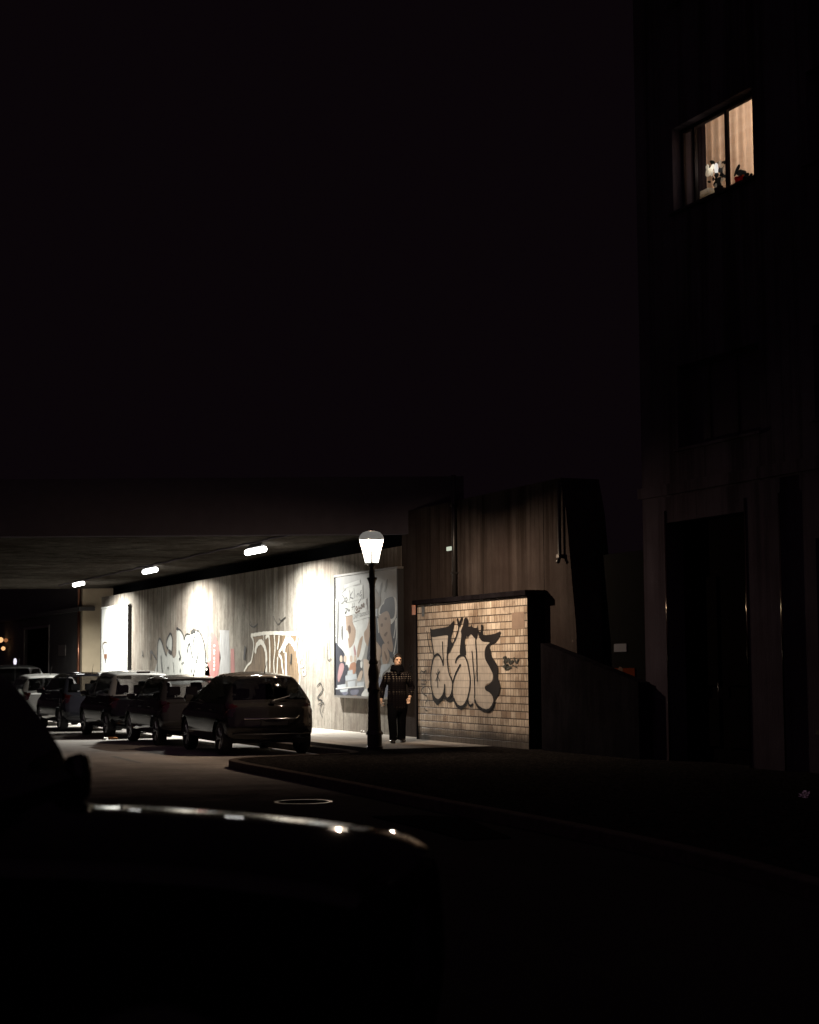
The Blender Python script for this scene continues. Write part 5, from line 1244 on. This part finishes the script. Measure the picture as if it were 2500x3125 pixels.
# ------------------------------------------------------------------ the far house beyond the bridge
YF = 66.3
XH = YF * math.tan(AZ - math.atan(999 / 5200)) 
fb = thing('corner_house', 'far house beyond the bridge with a lit beige end wall and dark street front', 'building', (0, 0, 0))
MB().box(XH + .003, XH + 12, YF, YF + .3, -.2, 8.3).build('end_wall', M['beige_wall'], fb)
gy0 = atX(150, 1950, XH).y; gy1 = atX(76, 1950, XH).y; gz = atX(110, 1919, XH).z
wy_ = [(YF + 1.6, YF + 3.0, 5.2, 7.0), (gy0 + .5, gy0 + 2.0, 5.2, 7.0), (gy1 + 1, gy1 + 2.4, 5.2, 7.0)]
holed(MB(), XH, XH + .3, YF + .303, 120, -.2, 8.3, [(gy0, gy1, -.2, gz)] + wy_).build('street_front', M['far_dark'], fb)
MB().box(XH - .3, XH + 12, YF - .3, 120, 8.303, 8.6).build('roof', M['fascia'], fb)
zc = atX(245, 1859, XH).z
MB().box(XH - .16, XH - .002, YF - .16, 120, zc - .08, zc + .08).box(XH, XH + .45, YF - .16, YF - .002, zc - .08, zc + .08).build('cornice', M['far_dark'], fb)
pipe = MB().tube([(XH - .09, YF + .25, 0), (XH - .09, YF + .25, zc - .1)], .06, 10).tube([(XH - .09, YF + .25, zc + .1), (XH - .09, YF + .25, 8.2)], .06, 10).build('downpipe', plain('copper_pipe', (.16, .07, .045), .3, .8), fb, True)
gt = MB().box(XH + .12, XH + .18, gy0, gy1, -.2, gz)
gt.build('gate', M['wood_dark'], fb)
MB().box(XH - .05, XH - .002, gy0 - .1, gy1 + .1, gz, gz + .1).box(XH - .04, XH - .002, gy0 - .1, gy0, -.2, gz - .002).box(XH - .04, XH - .002, gy1, gy1 + .1, -.2, gz - .002).build('gate_frame', M['frame_metal'], fb)
for (a0, a1, z0, z1) in wy_:
    f = MB().box(XH + .1, XH + .16, a0, a1, z0, z1).build('window', M['window_dark'], fb); MB().box(XH - .05, XH + .1, a0 - .05, a1 + .05, z0 - .06, z0 - .002).build('sill', M['far_dark'], f)
c = atX(190, 1985, XH)
MB().box(XH - .02, XH - .002, c.y - .7, c.y + .7, c.z - .22, c.z + .22).build('name_board', M['frame_metal'], fb)
wg = emitter('warm_globe', (1.0, .55, .24), 1.1); wg2 = emitter('pale_globe', (.9, .85, 1.0), 1.0)
for k, (x, y, r_, s_) in enumerate([(2, 1953, .13, 1), (18, 1954, .09, 1.5), (10, 1979, .10, 1)]):
    c = atX(x, y, XH - .25)
    w_ = thing('far_lamp', ['warm globe lamp at the picture edge beyond the parked cars, upper of two round ones', 'wide dim orange lamp beyond the parked cars', 'small warm globe lamp beyond the parked cars, lowest of the three'][k], 'lamp', c, 0, 'warm lamps far down the street')
    MB().lathe([(.01, -r_), (r_ * .7, -r_ * .7), (r_, 0), (r_ * .7, r_ * .7), (.01, r_)], n=14).build('globe', wg if k != 1 else emitter('orange_globe', (1, .38, .14), .3), w_, True).scale = (1, s_ * 2, 1)
    MB().tube([(0, 0, 0), (.24, 0, .06)], .02, 6).build('arm', M['dark_metal'], w_)
c = atX(46, 2019, XH - 2.6)
w_ = thing('far_lamp', 'tiny cold white lamp low above the roof of the farthest parked car', 'lamp', c)
MB().lathe([(.01, -.13), (.05, -.1), (.065, 0), (.05, .1), (.01, .13)], n=14).build('globe', wg2, w_, True)
MB().tube([(0, 0, -.1), (0, 0, ROADZ - c.z)], .03, 8).build('post', M['dark_metal'], w_)

# ------------------------------------------------------------------ litter
def crumple(name, label, c, sx, sy, sz_, mat, seed, cat='litter', sub=2, j=.4):
    rnd = random.Random(seed); bm = bmesh.new(); bmesh.ops.create_icosphere(bm, subdivisions=sub, radius=1)
    for v in bm.verts: v.co *= 1 + rnd.uniform(-j, j * .6); v.co.x *= sx; v.co.y *= sy; v.co.z = max(v.co.z * sz_ + sz_ * .6, 0)
    me = bpy.data.meshes.new(name); bm.to_mesh(me); bm.free(); me.materials.append(mat)
    o = bpy.data.objects.new(name, me); COL.objects.link(o); o.location = c; o.rotation_euler.z = seed; return tag(o, label, cat)


paper = plain('litter_white', (.55, .54, .52), .6); opaper = plain('litter_orange', (.55, .24, .10), .5)
crumple('crumpled_paper', 'crumpled pale paper on the road under the white roofed car', atZ(322, 2258, ROADZ), .10, .07, .04, paper, 1)
crumple('food_wrapper', 'flattened orange wrapper beside the crumpled paper on the road', atZ(342, 2256, ROADZ), .22, .10, .035, opaper, 2)
crumple('crumpled_paper', 'pale paper scrap on the road behind the dark blue car', atZ(230, 2203, ROADZ), .14, .09, .05, paper, 3)
crumple('crumpled_paper', 'ball of white paper beside the scrap behind the dark blue car', atZ(245, 2202, ROADZ), .09, .09, .09, paper, 4)
crumple('crumpled_paper', 'tiny white scrap at the foot of the wall below the big poster', atZ(1107, 2236, 0), .06, .05, .035, paper, 5)
foil = plain('foil', (.8, .78, .76), .06, 1.0)
crumple('foil_bag', 'small crumpled foil bag glinting on the dark pavement', atZ(2458, 2434, 0), .07, .06, .05, foil, 6, 'litter', 3, .5)
